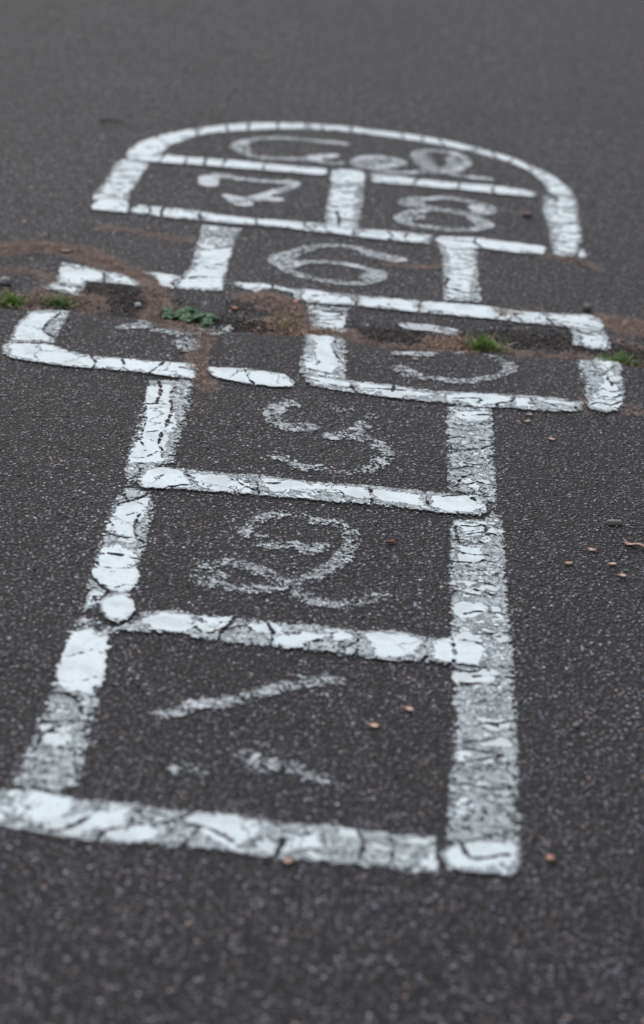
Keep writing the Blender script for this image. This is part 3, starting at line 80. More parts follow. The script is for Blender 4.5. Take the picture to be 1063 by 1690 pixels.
NUMS = {
 '1': {'l': 'worn off-white number 1 in the nearest square, mostly rubbed away', 's': [([(-0.1785, 2.3784), (-0.1632, 2.3892), (-0.142, 2.4132), (-0.1189, 2.4186), (-0.0992, 2.4336), (-0.0769, 2.4539), (-0.0541, 2.4729), (-0.0308, 2.486), (-0.0101, 2.5), (0.0138, 2.5086)], 0.012, 0.42), ([(-0.0319, 2.5059), (-0.0147, 2.5052), (0.0027, 2.517)], 0.007, 0.3), ([(-0.011, 2.4737), (0.0033, 2.4694)], 0.009, 0.05), ([(-0.0759, 2.307), (-0.0648, 2.2823), (-0.0522, 2.2932), (-0.0294, 2.2902), (-0.0065, 2.2845), (0.02, 2.269)], 0.016, 0.2), ([(-0.0555, 2.3435), (-0.0511, 2.3167)], 0.012, -0.05), ([(-0.1441, 2.2596), (-0.1175, 2.2707)], 0.018, 0.0), ([(-0.1468, 2.4121), (-0.1385, 2.4125)], 0.01, 0.9), ([(-0.1647, 2.3844), (-0.1621, 2.3851)], 0.008, 0.8)]},
 '2': {'l': 'worn off-white number 2 painted in the second square', 's': [([(-0.1654, 2.7888), (-0.1387, 2.8065), (-0.1124, 2.8015), (-0.0908, 2.7842), (-0.0765, 2.7673), (-0.0578, 2.7534), (-0.0421, 2.7336), (-0.0205, 2.7155), (0.0094, 2.7133), (0.0365, 2.7244), (0.0603, 2.7506)], 0.015, 0.3), ([(-0.1047, 2.8934), (-0.1195, 2.8978), (-0.1211, 2.9193), (-0.1102, 2.9479), (-0.0974, 2.965), (-0.071, 2.9769), (-0.0506, 2.9793)], 0.013, 0.22), ([(-0.0333, 2.9628), (-0.0218, 2.9632), (-0.0037, 2.9611), (0.0175, 2.9181), (0.0135, 2.8729), (0.0044, 2.8388), (-0.0125, 2.811), (-0.0292, 2.7834), (-0.0481, 2.7592), (-0.0824, 2.7387), (-0.1127, 2.7334), (-0.1374, 2.7347)], 0.014, 0.28), ([(-0.16, 2.7807), (-0.1659, 2.7607), (-0.1569, 2.7372)], 0.018, 0.2), ([(-0.0986, 2.8636), (-0.0808, 2.8715), (-0.0549, 2.8811), (-0.038, 2.8637), (-0.0183, 2.8853)], 0.013, 0.27), ([(-0.1608, 2.7899), (-0.1477, 2.7651), (-0.1534, 2.7417)], 0.018, 0.2)]},
 '3': {'l': 'patchy white number 3 painted in the third square', 's': [([(-0.1039, 3.3779), (-0.1154, 3.3427), (-0.1092, 3.3169), (-0.0926, 3.2962), (-0.0726, 3.291), (-0.0622, 3.2982)], 0.017, 0.42), ([(-0.0921, 3.3959), (-0.0796, 3.3861)], 0.012, 0.15), ([(-0.042, 3.3873), (-0.0254, 3.3862), (-0.0105, 3.3797), (0.0122, 3.3878)], 0.012, 0.12), ([(0.0122, 3.3878), (0.031, 3.3696), (0.0222, 3.33)], 0.012, 0.08), ([(0.0222, 3.33), (0.0148, 3.3062), (-0.0016, 3.2855), (-0.0207, 3.2716)], 0.015, 0.42), ([(-0.0207, 3.2716), (-0.0013, 3.2784), (0.0158, 3.2751), (0.0357, 3.2631), (0.0505, 3.2406), (0.0597, 3.2195), (0.0498, 3.192), (0.0383, 3.1646)], 0.016, 0.42), ([(0.0383, 3.1646), (0.0266, 3.1509), (-0.0073, 3.1369), (-0.0354, 3.1485)], 0.012, 0.06), ([(-0.0355, 3.1508), (-0.0542, 3.1445), (-0.0704, 3.1566)], 0.013, 0.25), ([(-0.0797, 3.1681), (-0.0957, 3.1737), (-0.1077, 3.1847)], 0.014, 0.08)]},
 '4': {'l': 'faint broken number 4 beside the green leafy weed', 's': [([(-0.3784, 3.6646), (-0.3507, 3.6808), (-0.3336, 3.6699), (-0.3129, 3.6599), (-0.2832, 3.6583)], 0.013, 0.35), ([(-0.2552, 3.6851), (-0.2283, 3.7259), (-0.2191, 3.723)], 0.016, 0.2), ([(-0.2695, 3.6587), (-0.2705, 3.629), (-0.2713, 3.5976)], 0.022, 0.15), ([(-0.2435, 3.6535), (-0.2135, 3.6706), (-0.1993, 3.6651)], 0.012, 0.0), ([(-0.2153, 3.6339), (-0.2012, 3.6405)], 0.012, 0.0), ([(-0.3472, 3.703), (-0.3385, 3.678)], 0.012, 0.35)]},
 '5': {'l': 'worn number 5 with a broken round belly beside the grass in the crack', 's': [([(0.0806, 3.8066), (0.0979, 3.8036), (0.1131, 3.8078), (0.1325, 3.8025), (0.1528, 3.7997)], 0.016, 0.6), ([(0.0675, 3.6574), (0.092, 3.6615), (0.1205, 3.6705)], 0.012, 0.35), ([(0.1424, 3.6968), (0.1673, 3.7223)], 0.01, 0.1), ([(0.2144, 3.6863), (0.2337, 3.6705), (0.2479, 3.6482), (0.2441, 3.6157), (0.2271, 3.5941), (0.2074, 3.5744), (0.1842, 3.5594), (0.1601, 3.5496)], 0.0125, 0.28), ([(0.0735, 3.5825), (0.0909, 3.5764), (0.1094, 3.5542), (0.1352, 3.5535), (0.1534, 3.5505)], 0.012, 0.28), ([(0.0754, 3.583), (0.0872, 3.5643)], 0.018, 0.25)]},
 '6': {'l': 'thin grey-white number 6 lying in the sixth space', 's': [([(0.0671, 4.1737), (0.0307, 4.1775), (0.0001, 4.2054), (-0.0293, 4.2226), (-0.0648, 4.2189), (-0.0962, 4.2009), (-0.1283, 4.1597), (-0.1548, 4.1245), (-0.16, 4.0858), (-0.1358, 4.043), (-0.1067, 4.0204), (-0.0718, 4.0036), (-0.0324, 4.0023), (0.0002, 4.0128), (0.0271, 4.046), (0.0299, 4.0681), (0.0152, 4.0922), (-0.02, 4.1101), (-0.054, 4.1174), (-0.0832, 4.1115), (-0.116, 4.0932), (-0.1315, 4.0624)], 0.0115, 0.42), ([(0.0517, 4.1728), (0.0072, 4.1889)], 0.02, 0.35), ([(-0.1318, 4.066), (-0.1426, 4.1027), (-0.1316, 4.1398), (-0.1035, 4.1908)], 0.016, 0.22), ([(0.0111, 4.0445), (0.0232, 4.0768)], 0.02, 0.42)]},
 '7': {'l': 'white number 7 with a thick blob at its start in the seventh square', 's': [([(-0.3205, 4.5632), (-0.3142, 4.6013), (-0.306, 4.6179), (-0.2702, 4.6083), (-0.222, 4.6074), (-0.1778, 4.6135), (-0.1537, 4.6126), (-0.1614, 4.5794), (-0.1961, 4.5244), (-0.2229, 4.485), (-0.2485, 4.4504)], 0.013, 0.62), ([(-0.3228, 4.5892), (-0.3193, 4.5503)], 0.021, 0.75), ([(-0.315, 4.5831), (-0.3029, 4.61), (-0.2815, 4.6133)], 0.014, 0.8), ([(-0.2739, 4.4754), (-0.2498, 4.467), (-0.222, 4.4725), (-0.1795, 4.4872)], 0.014, 0.65), ([(-0.2571, 4.4558), (-0.2441, 4.4392)], 0.022, 0.65)]},
 '8': {'l': 'white number 8 painted in the eighth square', 's': [([(0.0663, 4.5477), (0.0851, 4.5748), (0.1197, 4.5899), (0.1568, 4.6019), (0.1951, 4.5885), (0.2353, 4.563), (0.2252, 4.5297), (0.1977, 4.5041), (0.1636, 4.5102), (0.1258, 4.5195), (0.095, 4.5269), (0.0725, 4.5285), (0.0663, 4.5477)], 0.013, 0.5), ([(0.1258, 4.5112), (0.0883, 4.4874), (0.0619, 4.4508), (0.06, 4.4219), (0.0777, 4.399), (0.1077, 4.3918), (0.1411, 4.3856), (0.1802, 4.3891), (0.2092, 4.4096), (0.2282, 4.4355), (0.2183, 4.4691), (0.1998, 4.4882), (0.1694, 4.5037), (0.1258, 4.5112)], 0.013, 0.5), ([(0.2113, 4.5507), (0.2228, 4.529)], 0.022, 0.5), ([(0.0725, 4.4417), (0.0886, 4.4546)], 0.02, 0.35), ([(0.0746, 4.5502), (0.0924, 4.5515)], 0.018, 0.35), ([(0.2043, 4.473), (0.2189, 4.4367)], 0.018, 0.4)]},
 'C': {'l': 'thin white open C-like curl at the left of the rounded last space', 's': [([(-0.0673, 4.9439), (-0.102, 4.9463), (-0.1455, 4.9457), (-0.1954, 4.9432), (-0.2378, 4.9261), (-0.2723, 4.8922), (-0.2891, 4.8476), (-0.2748, 4.8095), (-0.2465, 4.7815), (-0.2128, 4.7789), (-0.1796, 4.7853), (-0.1466, 4.7963), (-0.1207, 4.8284), (-0.0837, 4.8456)], 0.0125, 0.5), ([(-0.1407, 4.8029), (-0.1191, 4.796), (-0.0949, 4.7853), (-0.0678, 4.7919)], 0.012, 0.5), ([(-0.2763, 4.8617), (-0.271, 4.8251)], 0.018, 0.3), ([(-0.1286, 4.8116), (-0.0922, 4.8379)], 0.016, 0.6)]},
 'O': {'l': 'filled white oval dot and long tail in the middle of the rounded last space', 's': [([(-0.0351, 4.8194), (-0.0171, 4.8494), (0.0077, 4.863), (0.0394, 4.8552), (0.0536, 4.8315), (0.028, 4.7986), (-0.0053, 4.7825), (-0.0317, 4.7923), (-0.0351, 4.8194)], 0.014, 0.6), ([(-0.0224, 4.8142), (0.0399, 4.8265)], 0.016, 0.35), ([(-0.0336, 4.773), (-0.0049, 4.7687), (0.0276, 4.7542), (0.0733, 4.7628), (0.1029, 4.778)], 0.012, 0.4)]},
 'Q': {'l': 'white ring crossed by an underline at the right of the rounded last space', 's': [([(0.1029, 4.778), (0.1452, 4.7959), (0.1775, 4.7772), (0.2334, 4.7749)], 0.0115, 0.55), ([(0.0857, 4.902), (0.0943, 4.9375), (0.125, 4.9581), (0.1661, 4.9548), (0.1889, 4.9161), (0.1884, 4.8735), (0.1678, 4.8213), (0.1253, 4.7909), (0.1052, 4.8187), (0.0923, 4.8603), (0.0857, 4.902)], 0.013, 0.48), ([(0.1582, 4.916), (0.1618, 4.8628), (0.1477, 4.8088)], 0.014, 0.35), ([(0.0982, 4.922), (0.1126, 4.8534), (0.1252, 4.8147)], 0.014, 0.3), ([(0.1748, 4.9178), (0.1756, 4.8585)], 0.016, 0.15)]},
}

def make_height(crk):
    cx=np.array([p[0] for p in crk]); cyy=np.array([p[1] for p in crk])
    def H(x,y):
        x=np.asarray(x,float); y=np.asarray(y,float)
        yc=np.interp(x,cx,cyy)+.004*np.sin(x*61)+.003*np.sin(x*137+1)
        d=y-yc
        near=-.009*np.exp(-(np.abs(d)/.013)**1.3)
        far=-.011*np.exp(-(np.abs(d)/.055)**1.4)
        z=np.where(d<0,near,far)
        z=z+.001*np.exp(-((d+.09)/.09)**2)
        z=z+.0035*np.sin(x*2.1+.5)*np.cos(y*1.7)+.0015*np.sin(x*6.3+y*4.1)
        return z
    return H

H = make_height(CRK)

# ------------------------------------------------------------ helpers
def tag(o, label=None, cat=None, group=None, kind=None):
    if label: o['label'] = label
    if cat: o['category'] = cat
    if group: o['group'] = group
    if kind: o['kind'] = kind
    return o
def mesh_obj(name, V, Fc, mat, attrs=None, parent=None, origin=None, smooth=False):
    V = np.asarray(V, float)
    if origin is None: origin = (V[:, 0].mean(), V[:, 1].mean(), V[:, 2].min())
    origin = np.array(origin, float)
    me = bpy.data.meshes.new(name)
    me.from_pydata((V-origin).tolist(), [], Fc if isinstance(Fc, list) else Fc.tolist())
    for k, a in (attrs or {}).items():
        a = np.asarray(a, np.float32)
        if a.ndim == 1:
            at = me.attributes.new(k, 'FLOAT', 'POINT'); at.data.foreach_set('value', a)
    if smooth: me.polygons.foreach_set('use_smooth', [True]*len(me.polygons))
    me.materials.append(mat); me.update()
    o = bpy.data.objects.new(name, me); COL.objects.link(o)
    o.location = origin
    if parent is not None:
        o.parent = parent; o.location = Vector(origin) - Vector(parent.location)
    return o
def empty(name, loc):
    o = bpy.data.objects.new(name, None); o.location = loc; o.empty_display_size = .05; COL.objects.link(o); return o
def sstep(a, b, x):
    t = np.clip((x-a)/(b-a), 0, 1); return t*t*(3-2*t)
_tab = rng.random((256, 256))
def vnoise(x, y, s):
    x = np.asarray(x)*s; y = np.asarray(y)*s
    xi = np.floor(x).astype(int); yi = np.floor(y).astype(int); fx = x-xi; fy = y-yi
    fx = fx*fx*(3-2*fx); fy = fy*fy*(3-2*fy)
    g = lambda a, b: _tab[a % 256, b % 256]
    return (g(xi, yi)*(1-fx)+g(xi+1, yi)*fx)*(1-fy)+(g(xi, yi+1)*(1-fx)+g(xi+1, yi+1)*fx)*fy
def seg_dist(x, y, a, b):
    dx, dy = b[0]-a[0], b[1]-a[1]; L = dx*dx+dy*dy+1e-12
    t = np.clip(((x-a[0])*dx+(y-a[1])*dy)/L, 0, 1)
    return np.hypot(x-a[0]-t*dx, y-a[1]-t*dy)
def line_dist(x, y, pts):
    d = np.full(x.shape, 9.)
    for a, b in zip(pts[:-1], pts[1:]): d = np.minimum(d, seg_dist(x, y, a, b))
    return d
def poly_sd(x, y, P):            # signed distance, positive inside
    d = line_dist(x, y, list(P)+[P[0]]); ins = np.zeros(x.shape, bool)
    for (x0, y0), (x1, y1) in zip(P, list(P[1:])+[P[0]]):
        c = (y0 > y) != (y1 > y)
        with np.errstate(divide='ignore', invalid='ignore'):
            ins ^= c & (x < (x1-x0)*(y-y0)/(y1-y0+1e-15)+x0)
    return np.where(ins, d, -d)
def smooth_line(pts, n=5):       # Catmull-Rom through the traced points
    if len(pts) < 3: return pts
    P = [np.array(p) for p in pts]; closed = np.hypot(*(P[0]-P[-1])) < 1e-6
    Q = ([P[-2]] if closed else [2*P[0]-P[1]])+P+([P[1]] if closed else [2*P[-1]-P[-2]])
    out = []
    for i in range(1, len(Q)-2):
        for k in range(n):
            t = k/n
            out.append(tuple(.5*((2*Q[i])+(Q[i+1]-Q[i-1])*t+(2*Q[i-1]-5*Q[i]+4*Q[i+1]-Q[i+2])*t*t+(3*Q[i]-Q[i-1]-3*Q[i+1]+Q[i+2])*t**3)))
    out.append(tuple(P[-1])); return out

# ------------------------------------------------------------ materials
class NB:
    def __init__(s, tree): s.t = tree
    def n(s, typ, **kw):
        nd = s.t.nodes.new(typ)
        for k, v in kw.items():
            if k.startswith('i_'):
                key = k[2:]; key = int(key) if key.isdigit() else key
                if hasattr(v, 'links') or isinstance(v, bpy.types.NodeSocket): s.t.links.new(v, nd.inputs[key])
                else: nd.inputs[key].default_value = v
            else: setattr(nd, k, v)
        return nd
    def m(s, op, a, b=None, c=None, clamp=False):
        nd = s.t.nodes.new('ShaderNodeMath'); nd.operation = op; nd.use_clamp = clamp
        for i, v in enumerate((a, b, c)):
            if v is None: continue
            if isinstance(v, bpy.types.NodeSocket): s.t.links.new(v, nd.inputs[i])
            else: nd.inputs[i].default_value = v
        return nd.outputs[0]
    def ss(s, x, a, b):           # smoothstep
        nd = s.t.nodes.new('ShaderNodeMapRange'); nd.interpolation_type = 'SMOOTHSTEP'; s.t.links.new(x, nd.inputs[0])
        for i, v in ((1, a), (2, b)):
            if isinstance(v, bpy.types.NodeSocket): s.t.links.new(v, nd.inputs[i])
            else: nd.inputs[i].default_value = v
        return nd.outputs[0]
    def mix(s, f, a, b):
        nd = s.t.nodes.new('ShaderNodeMix'); nd.data_type = 'RGBA'
        for i, v in ((0, f), (6, a), (7, b)):
            if isinstance(v, bpy.types.NodeSocket): s.t.links.new(v, nd.inputs[i])
            else: nd.inputs[i].default_value = v if i == 0 else (*v, 1)
        return nd.outputs[2]
    def ramp(s, f, stops):
        nd = s.t.nodes.new('ShaderNodeValToRGB'); s.t.links.new(f, nd.inputs[0]); cr = nd.color_ramp
        while len(cr.elements) < len(stops): cr.elements.new(.5)
        for e, (p, c) in zip(cr.elements, stops): e.position = p; e.color = (*c, 1) if len(c) == 3 else c
        return nd.outputs[0]
    def noise(s, vec, scale, detail=3, rough=.5):
        nd = s.t.nodes.new('ShaderNodeTexNoise'); s.t.links.new(vec, nd.inputs['Vector'])
        nd.inputs['Scale'].default_value = scale; nd.inputs['Detail'].default_value = detail; nd.inputs['Roughness'].default_value = rough
        return nd
    def vor(s, vec, scale, feature='F1', rnd=1.0):
        nd = s.t.nodes.new('ShaderNodeTexVoronoi'); nd.feature = feature; s.t.links.new(vec, nd.inputs['Vector'])
        nd.inputs['Scale'].default_value = scale; nd.inputs['Randomness'].default_value = rnd
        return nd
    def attr(s, name):
        nd = s.t.nodes.new('ShaderNodeAttribute'); nd.attribute_name = name; return nd.outputs['Fac']

def aggregate_group():           # shared stone field: colour and height of the chippings at a world point
    g = bpy.data.node_groups.new('aggregate', 'ShaderNodeTree')
    g.interface.new_socket('Color', in_out='OUTPUT', socket_type='NodeSocketColor')
    g.interface.new_socket('Height', in_out='OUTPUT', socket_type='NodeSocketFloat')
    b = NB(g); out = g.nodes.new('NodeGroupOutput')
    pos = b.n('ShaderNodeNewGeometry').outputs['Position']
    wn = b.noise(pos, 160, 2)
    off = b.n('ShaderNodeVectorMath', operation='SCALE', i_0=wn.outputs['Color'], i_Scale=.004).outputs[0]
    p2 = b.n('ShaderNodeVectorMath', operation='ADD', i_0=pos, i_1=off).outputs[0]
    v1 = b.vor(p2, 178); v2 = b.vor(p2, 350)
    s1 = b.n('ShaderNodeSeparateColor', i_0=v1.outputs['Color']); s2 = b.n('ShaderNodeSeparateColor', i_0=v2.outputs['Color'])
    tone = lambda k: [(0, (.010*k,)*3), (.22, (.024*k, .024*k, .026*k)), (.45, (.064*k, .063*k, .066*k)), (.75, (.135*k, .133*k, .138*k)), (.92, (.24*k, .24*k, .25*k)), (1, (.44*k, .45*k, .47*k))]
    c1 = b.ramp(s1.outputs[0], tone(1.0)); c2 = b.ramp(s2.outputs[0], tone(.9))
    tint = b.ramp(s1.outputs[1], [(0, (1.0, 1.0, 1.0)), (.5, (1.0, .99, .98)), (.72, (1.35, .95, .80)), (.84, (1.0, 1.0, 1.0)), (1, (.85, 1.0, 1.18))])
    sel = b.ss(s1.outputs[2], .42, .5)
    c = b.mix(sel, c1, c2)
    mu = b.n('ShaderNodeMix', data_type='RGBA', blend_type='MULTIPLY', i_0=1.0, i_6=c, i_7=tint).outputs[2]
    h1 = b.ss(v1.outputs['Distance'], .75, .1); h2 = b.ss(v2.outputs['Distance'], .75, .1)
    hr = b.m('MULTIPLY', h1, b.m('MULTIPLY_ADD', s1.outputs[2], .5, .5))
    hh = b.m('MULTIPLY', h2, .45)
    hgt = b.m('MAXIMUM', hr, hh)
    pit = b.ss(hgt, .24, .58)
    big = b.noise(pos, 2.3, 4, .6).outputs[0]; mid = b.noise(pos, 28, 3).outputs[0]
    gain = b.m('MULTIPLY_ADD', big, .9, .57); gain = b.m('MULTIPLY', gain, b.m('MULTIPLY_ADD', mid, .5, .75))
    col = b.mix(pit, (.0060, .0058, .0060), mu)  # black binder, colour deepened to stand in for shade in the pits
    col = b.n('ShaderNodeVectorMath', operation='SCALE', i_0=col, i_Scale=b.m('MULTIPLY', gain, 1.45)).outputs[0]
    col = b.n('ShaderNodeMix', data_type='RGBA', blend_type='MULTIPLY', i_0=1.0, i_6=col, i_7=(.99, .98, 1.06, 1)).outputs[2]
    g.links.new(col, out.inputs[0]); g.links.new(hgt, out.inputs[1])
    return g
AGG = aggregate_group()
def new_mat(name):
    mt = bpy.data.materials.new(name); mt.use_nodes = True; mt.node_tree.nodes.clear()
    b = NB(mt.node_tree); out = b.n('ShaderNodeOutputMaterial'); bs = b.n('ShaderNodeBsdfPrincipled')
    return mt, b, bs, out
def mat_asphalt():
    mt, b, bs, out = new_mat('asphalt')
    ag = b.n('ShaderNodeGroup', node_tree=AGG); pos = b.n('ShaderNodeNewGeometry').outputs['Position']
    n = b.noise(pos, 60, 4, .65).outputs[0]; n2 = b.noise(pos, 350, 2).outputs[0]
    dirt = b.m('ADD', b.attr('dirt'), b.m('MULTIPLY_ADD', n, 1.6, -.78)); dirt = b.ss(dirt, .12, .95)
    soil = b.m('ADD', b.attr('soil'), b.m('MULTIPLY_ADD', n, .7, -.35)); soil = b.ss(soil, .15, .8)
    dc = b.ramp(n2, [(.3, (.085, .064, .055)), (.5, (.22, .165, .14)), (.7, (.40, .31, .265))])
    sc = b.ramp(n2, [(.3, (.018, .014, .013)), (.5, (.046, .036, .032)), (.7, (.12, .095, .083))])
    c = b.mix(b.m('MULTIPLY', soil, .62), ag.outputs[0], sc)
    c = b.mix(b.m('MULTIPLY', dirt, .85), c, dc)
    b.t.links.new(c, bs.inputs['Base Color'])
    bs.inputs['Roughness'].default_value = .62
    rg = b.m('MULTIPLY_ADD', b.m('MAXIMUM', dirt, soil), .3, .58); b.t.links.new(rg, bs.inputs['Roughness'])
    sp = b.m('MULTIPLY_ADD', b.m('MAXIMUM', dirt, soil), -.2, .30); b.t.links.new(sp, bs.inputs['Specular IOR Level'])
    hd = b.m('MULTIPLY', n2, .8); k = b.m('MAXIMUM', dirt, b.m('MULTIPLY', soil, .7))
    hh = b.m('ADD', b.m('MULTIPLY', ag.outputs[1], b.m('SUBTRACT', 1.0, k)), b.m('MULTIPLY', hd, k))
    bu = b.n('ShaderNodeBump', i_Strength=1.0, i_Distance=.0075, i_Height=hh)
    b.t.links.new(bu.outputs[0], bs.inputs['Normal']); b.t.links.new(bs.outputs[0], out.inputs[0])
    return mt
def mat_paint(name, thick, thin, TB):
    """worn paint: e = distance inside the edge, c = distance to the nearest crack, k = how far inside a surviving thick plate, t = how much of the thin coat is left"""
    mt, b, bs, out = new_mat(name)
    ag = b.n('ShaderNodeGroup', node_tree=AGG); pos = b.n('ShaderNodeNewGeometry').outputs['Position']
    e, c, k, t = [b.attr(x) for x in 'ectk'.replace('tk', 'kt')]
    nA = b.noise(pos, 95, 3, .6); nB = b.noise(pos, 230, 3, .6); nC = b.noise(pos, 22, 3, .55)
    sA = b.n('ShaderNodeSeparateColor', i_0=nA.outputs['Color'])
    na = b.m('SUBTRACT', sA.outputs[0], .5); nb = b.m('SUBTRACT', nB.outputs[0], .5); nc = b.m('SUBTRACT', nC.outputs[0], .5); nd = b.m('SUBTRACT', sA.outputs[1], .5)
    e2 = b.m('ADD', e, b.m('MULTIPLY_ADD', na, .012, b.m('MULTIPLY', nb, .007)))
    Me = b.ss(e2, -.0004, .0012)
    c2 = b.m('ADD', c, b.m('MULTIPLY_ADD', nd, .012, b.m('MULTIPLY', nb, .003)))
    cw = b.m('MULTIPLY_ADD', nc, .006, .0011)
    Mc = b.ss(c2, cw, b.m('ADD', cw, .0010))
    crk = b.vor(b.n('ShaderNodeVectorMath', operation='ADD', i_0=pos, i_1=b.n('ShaderNodeVectorMath', operation='SCALE', i_0=nA.outputs['Color'], i_Scale=.03).outputs[0]).outputs[0], 17, 'DISTANCE_TO_EDGE')
    gate = b.ss(b.noise(pos, 11, 2).outputs[0], .40, .50)
    Mv = b.m('MAXIMUM', b.ss(crk.outputs['Distance'], .006, .018), gate)
    Mc = b.m('MULTIPLY', Mc, Mv)
    k2 = b.m('ADD', k, b.m('MULTIPLY_ADD', na, .026, b.m('MULTIPLY_ADD', nb, .010, b.m('MULTIPLY', nc, .022))))
    k2 = b.m('MAXIMUM', k2, b.m('MULTIPLY', b.m('ADD', nc, b.m('MULTIPLY_ADD', t, .5, -.30)), .03))
    isl = b.m('MULTIPLY', b.m('ADD', sA.outputs[2], b.m('MULTIPLY_ADD', t, .30, -.70)), .02)      # small surviving islands
    k2 = b.m('MAXIMUM', k2, b.m('ADD', isl, b.m('MULTIPLY', nb, .004)))
    Mk = b.ss(k2, .0, .0010)
    ring = b.m('MULTIPLY', b.ss(k2, -.0016, -.0004), b.m('SUBTRACT', 1.0, Mk))
    # thin coat stays on the chippings and has worn out of nothing but their sharp tops and pits
    tt = b.m('ADD', b.m('MULTIPLY_ADD', t, .8, TB), b.m('MULTIPLY', nc, .6)); tt = b.m('ADD', tt, b.m('MINIMUM', b.m('MULTIPLY_ADD', e, 34., -.24), 0.0))
    hf = b.m('ADD', b.m('MULTIPLY_ADD', ag.outputs[1], .5, .1), b.m('MULTIPLY_ADD', nb, 1.2, b.m('MULTIPLY', na, 1.5)))
    thr = b.m('SUBTRACT', .66, tt)
    Mt = b.ss(hf, b.m('SUBTRACT', thr, .13), b.m('ADD', thr, .13))
    Mt = b.m('MULTIPLY', Mt, b.m('MULTIPLY_ADD', ring, -.55, 1.0))
    pits = b.ss(b.m('ADD', nb, b.m('MULTIPLY', nd, .3)), -.24, -.17)
    full = b.m('MULTIPLY', Mk, pits)
    M = b.m('MULTIPLY', b.m('MULTIPLY', Me, Mc), b.m('MAXIMUM', full, Mt))
    near = b.m('SUBTRACT', 1.0, b.ss(b.m('MINIMUM', c2, e2), 0.0, .0045))
    fl = b.noise(pos, 7, 4, .6).outputs[0]
    cthin = b.mix(b.ss(b.m('ADD', hf, b.m('MULTIPLY', nd, .8)), .1, .9), tuple(x*.62 for x in thin), tuple(x*1.1 for x in thin))
    ck = b.mix(b.ss(nC.outputs[0], .48, .66), thick, tuple(x*q for x, q in zip(thick, (.84, .83, .82))))
    ck = b.mix(b.m('MULTIPLY', b.ss(nA.outputs[0], .52, .72), .30), ck, (.46, .46, .45))
    col = b.mix(Mk, cthin, ck)
    col = b.mix(b.m('MULTIPLY', near, .35), col, (.30, .29, .28))
    col = b.n('ShaderNodeVectorMath', operation='SCALE', i_0=col, i_Scale=b.m('MULTIPLY_ADD', fl, .25, .88)).outputs[0]
    b.t.links.new(col, bs.inputs['Base Color']); bs.inputs['Roughness'].default_value = .62; bs.inputs['Specular IOR Level'].default_value = .3
    hb = b.m('ADD', b.m('MULTIPLY', M, .45), b.m('MULTIPLY', ag.outputs[1], b.m('MULTIPLY_ADD', Mk, -.42, .55)))
    bu = b.n('ShaderNodeBump', i_Strength=.8, i_Distance=.0032, i_Height=hb); b.t.links.new(bu.outputs[0], bs.inputs['Normal'])
    tr = b.n('ShaderNodeBsdfTransparent'); mx = b.n('ShaderNodeMixShader', i_0=M); b.t.links.new(tr.outputs[0], mx.inputs[1]); b.t.links.new(bs.outputs[0], mx.inputs[2])
    b.t.links.new(mx.outputs[0], out.inputs[0])
    return mt
def mat_ramp(name, stops, rough=.7, spec=.3, attr='rnd', bump=0, scale=400, trans=0):
    mt, b, bs, out = new_mat(name); pos = b.n('ShaderNodeNewGeometry').outputs['Position']
    n = b.noise(pos, scale, 3).outputs[0]
    f = b.m('ADD', b.attr(attr), b.m('MULTIPLY_ADD', n, .3, -.15), clamp=True)
    b.t.links.new(b.ramp(f, stops), bs.inputs['Base Color']); bs.inputs['Roughness'].default_value = rough; bs.inputs['Specular IOR Level'].default_value = spec
    if bump:
        bu = b.n('ShaderNodeBump', i_Strength=.6, i_Distance=bump, i_Height=n); b.t.links.new(bu.outputs[0], bs.inputs['Normal'])
    if trans:
        tl = b.n('ShaderNodeBsdfTranslucent'); b.t.links.new(bs.inputs['Base Color'].links[0].from_socket, tl.inputs[0])
        mx = b.n('ShaderNodeMixShader', i_0=trans); b.t.links.new(bs.outputs[0], mx.inputs[1]); b.t.links.new(tl.outputs[0], mx.inputs[2]); b.t.links.new(mx.outputs[0], out.inputs[0])
    else: b.t.links.new(bs.outputs[0], out.inputs[0])
    return mt
M_ASPH = mat_asphalt()
M_LINE = mat_paint('line_paint', (.685, .775, .80), (.60, .675, .695), .40)
M_NUM = mat_paint('numeral_paint', (.55, .60, .635), (.56, .62, .64), .27)
M_GRASS = mat_ramp('grass_blade', [(0, (.04, .11, .015)), (.5, (.09, .24, .03)), (.8, (.17, .34, .06)), (1, (.36, .34, .14))], .5, .4, trans=.25)
M_DRY = mat_ramp('dry_straw', [(0, (.16, .09, .06)), (.5, (.33, .22, .15)), (1, (.58, .45, .31))], .8, .2)
M_MOSS = mat_ramp('moss_fibre', [(0, (.10, .070, .057)), (.45, (.24, .170, .138)), (.8, (.38, .285, .23)), (1, (.54, .44, .35))], .9, .15)
M_GRIT = mat_ramp('grit', [(0, (.02, .019, .019)), (.55, (.06, .055, .053)), (.85, (.14, .12, .11)), (.96, (.30, .29, .28)), (1, (.5, .5, .5))], .7, .4, bump=.0006)
M_LEAF = mat_ramp('weed_leaf', [(0, (.03, .085, .035)), (.5, (.075, .17, .08)), (1, (.16, .27, .16))], .6, .35, bump=.002, scale=300, trans=.12)

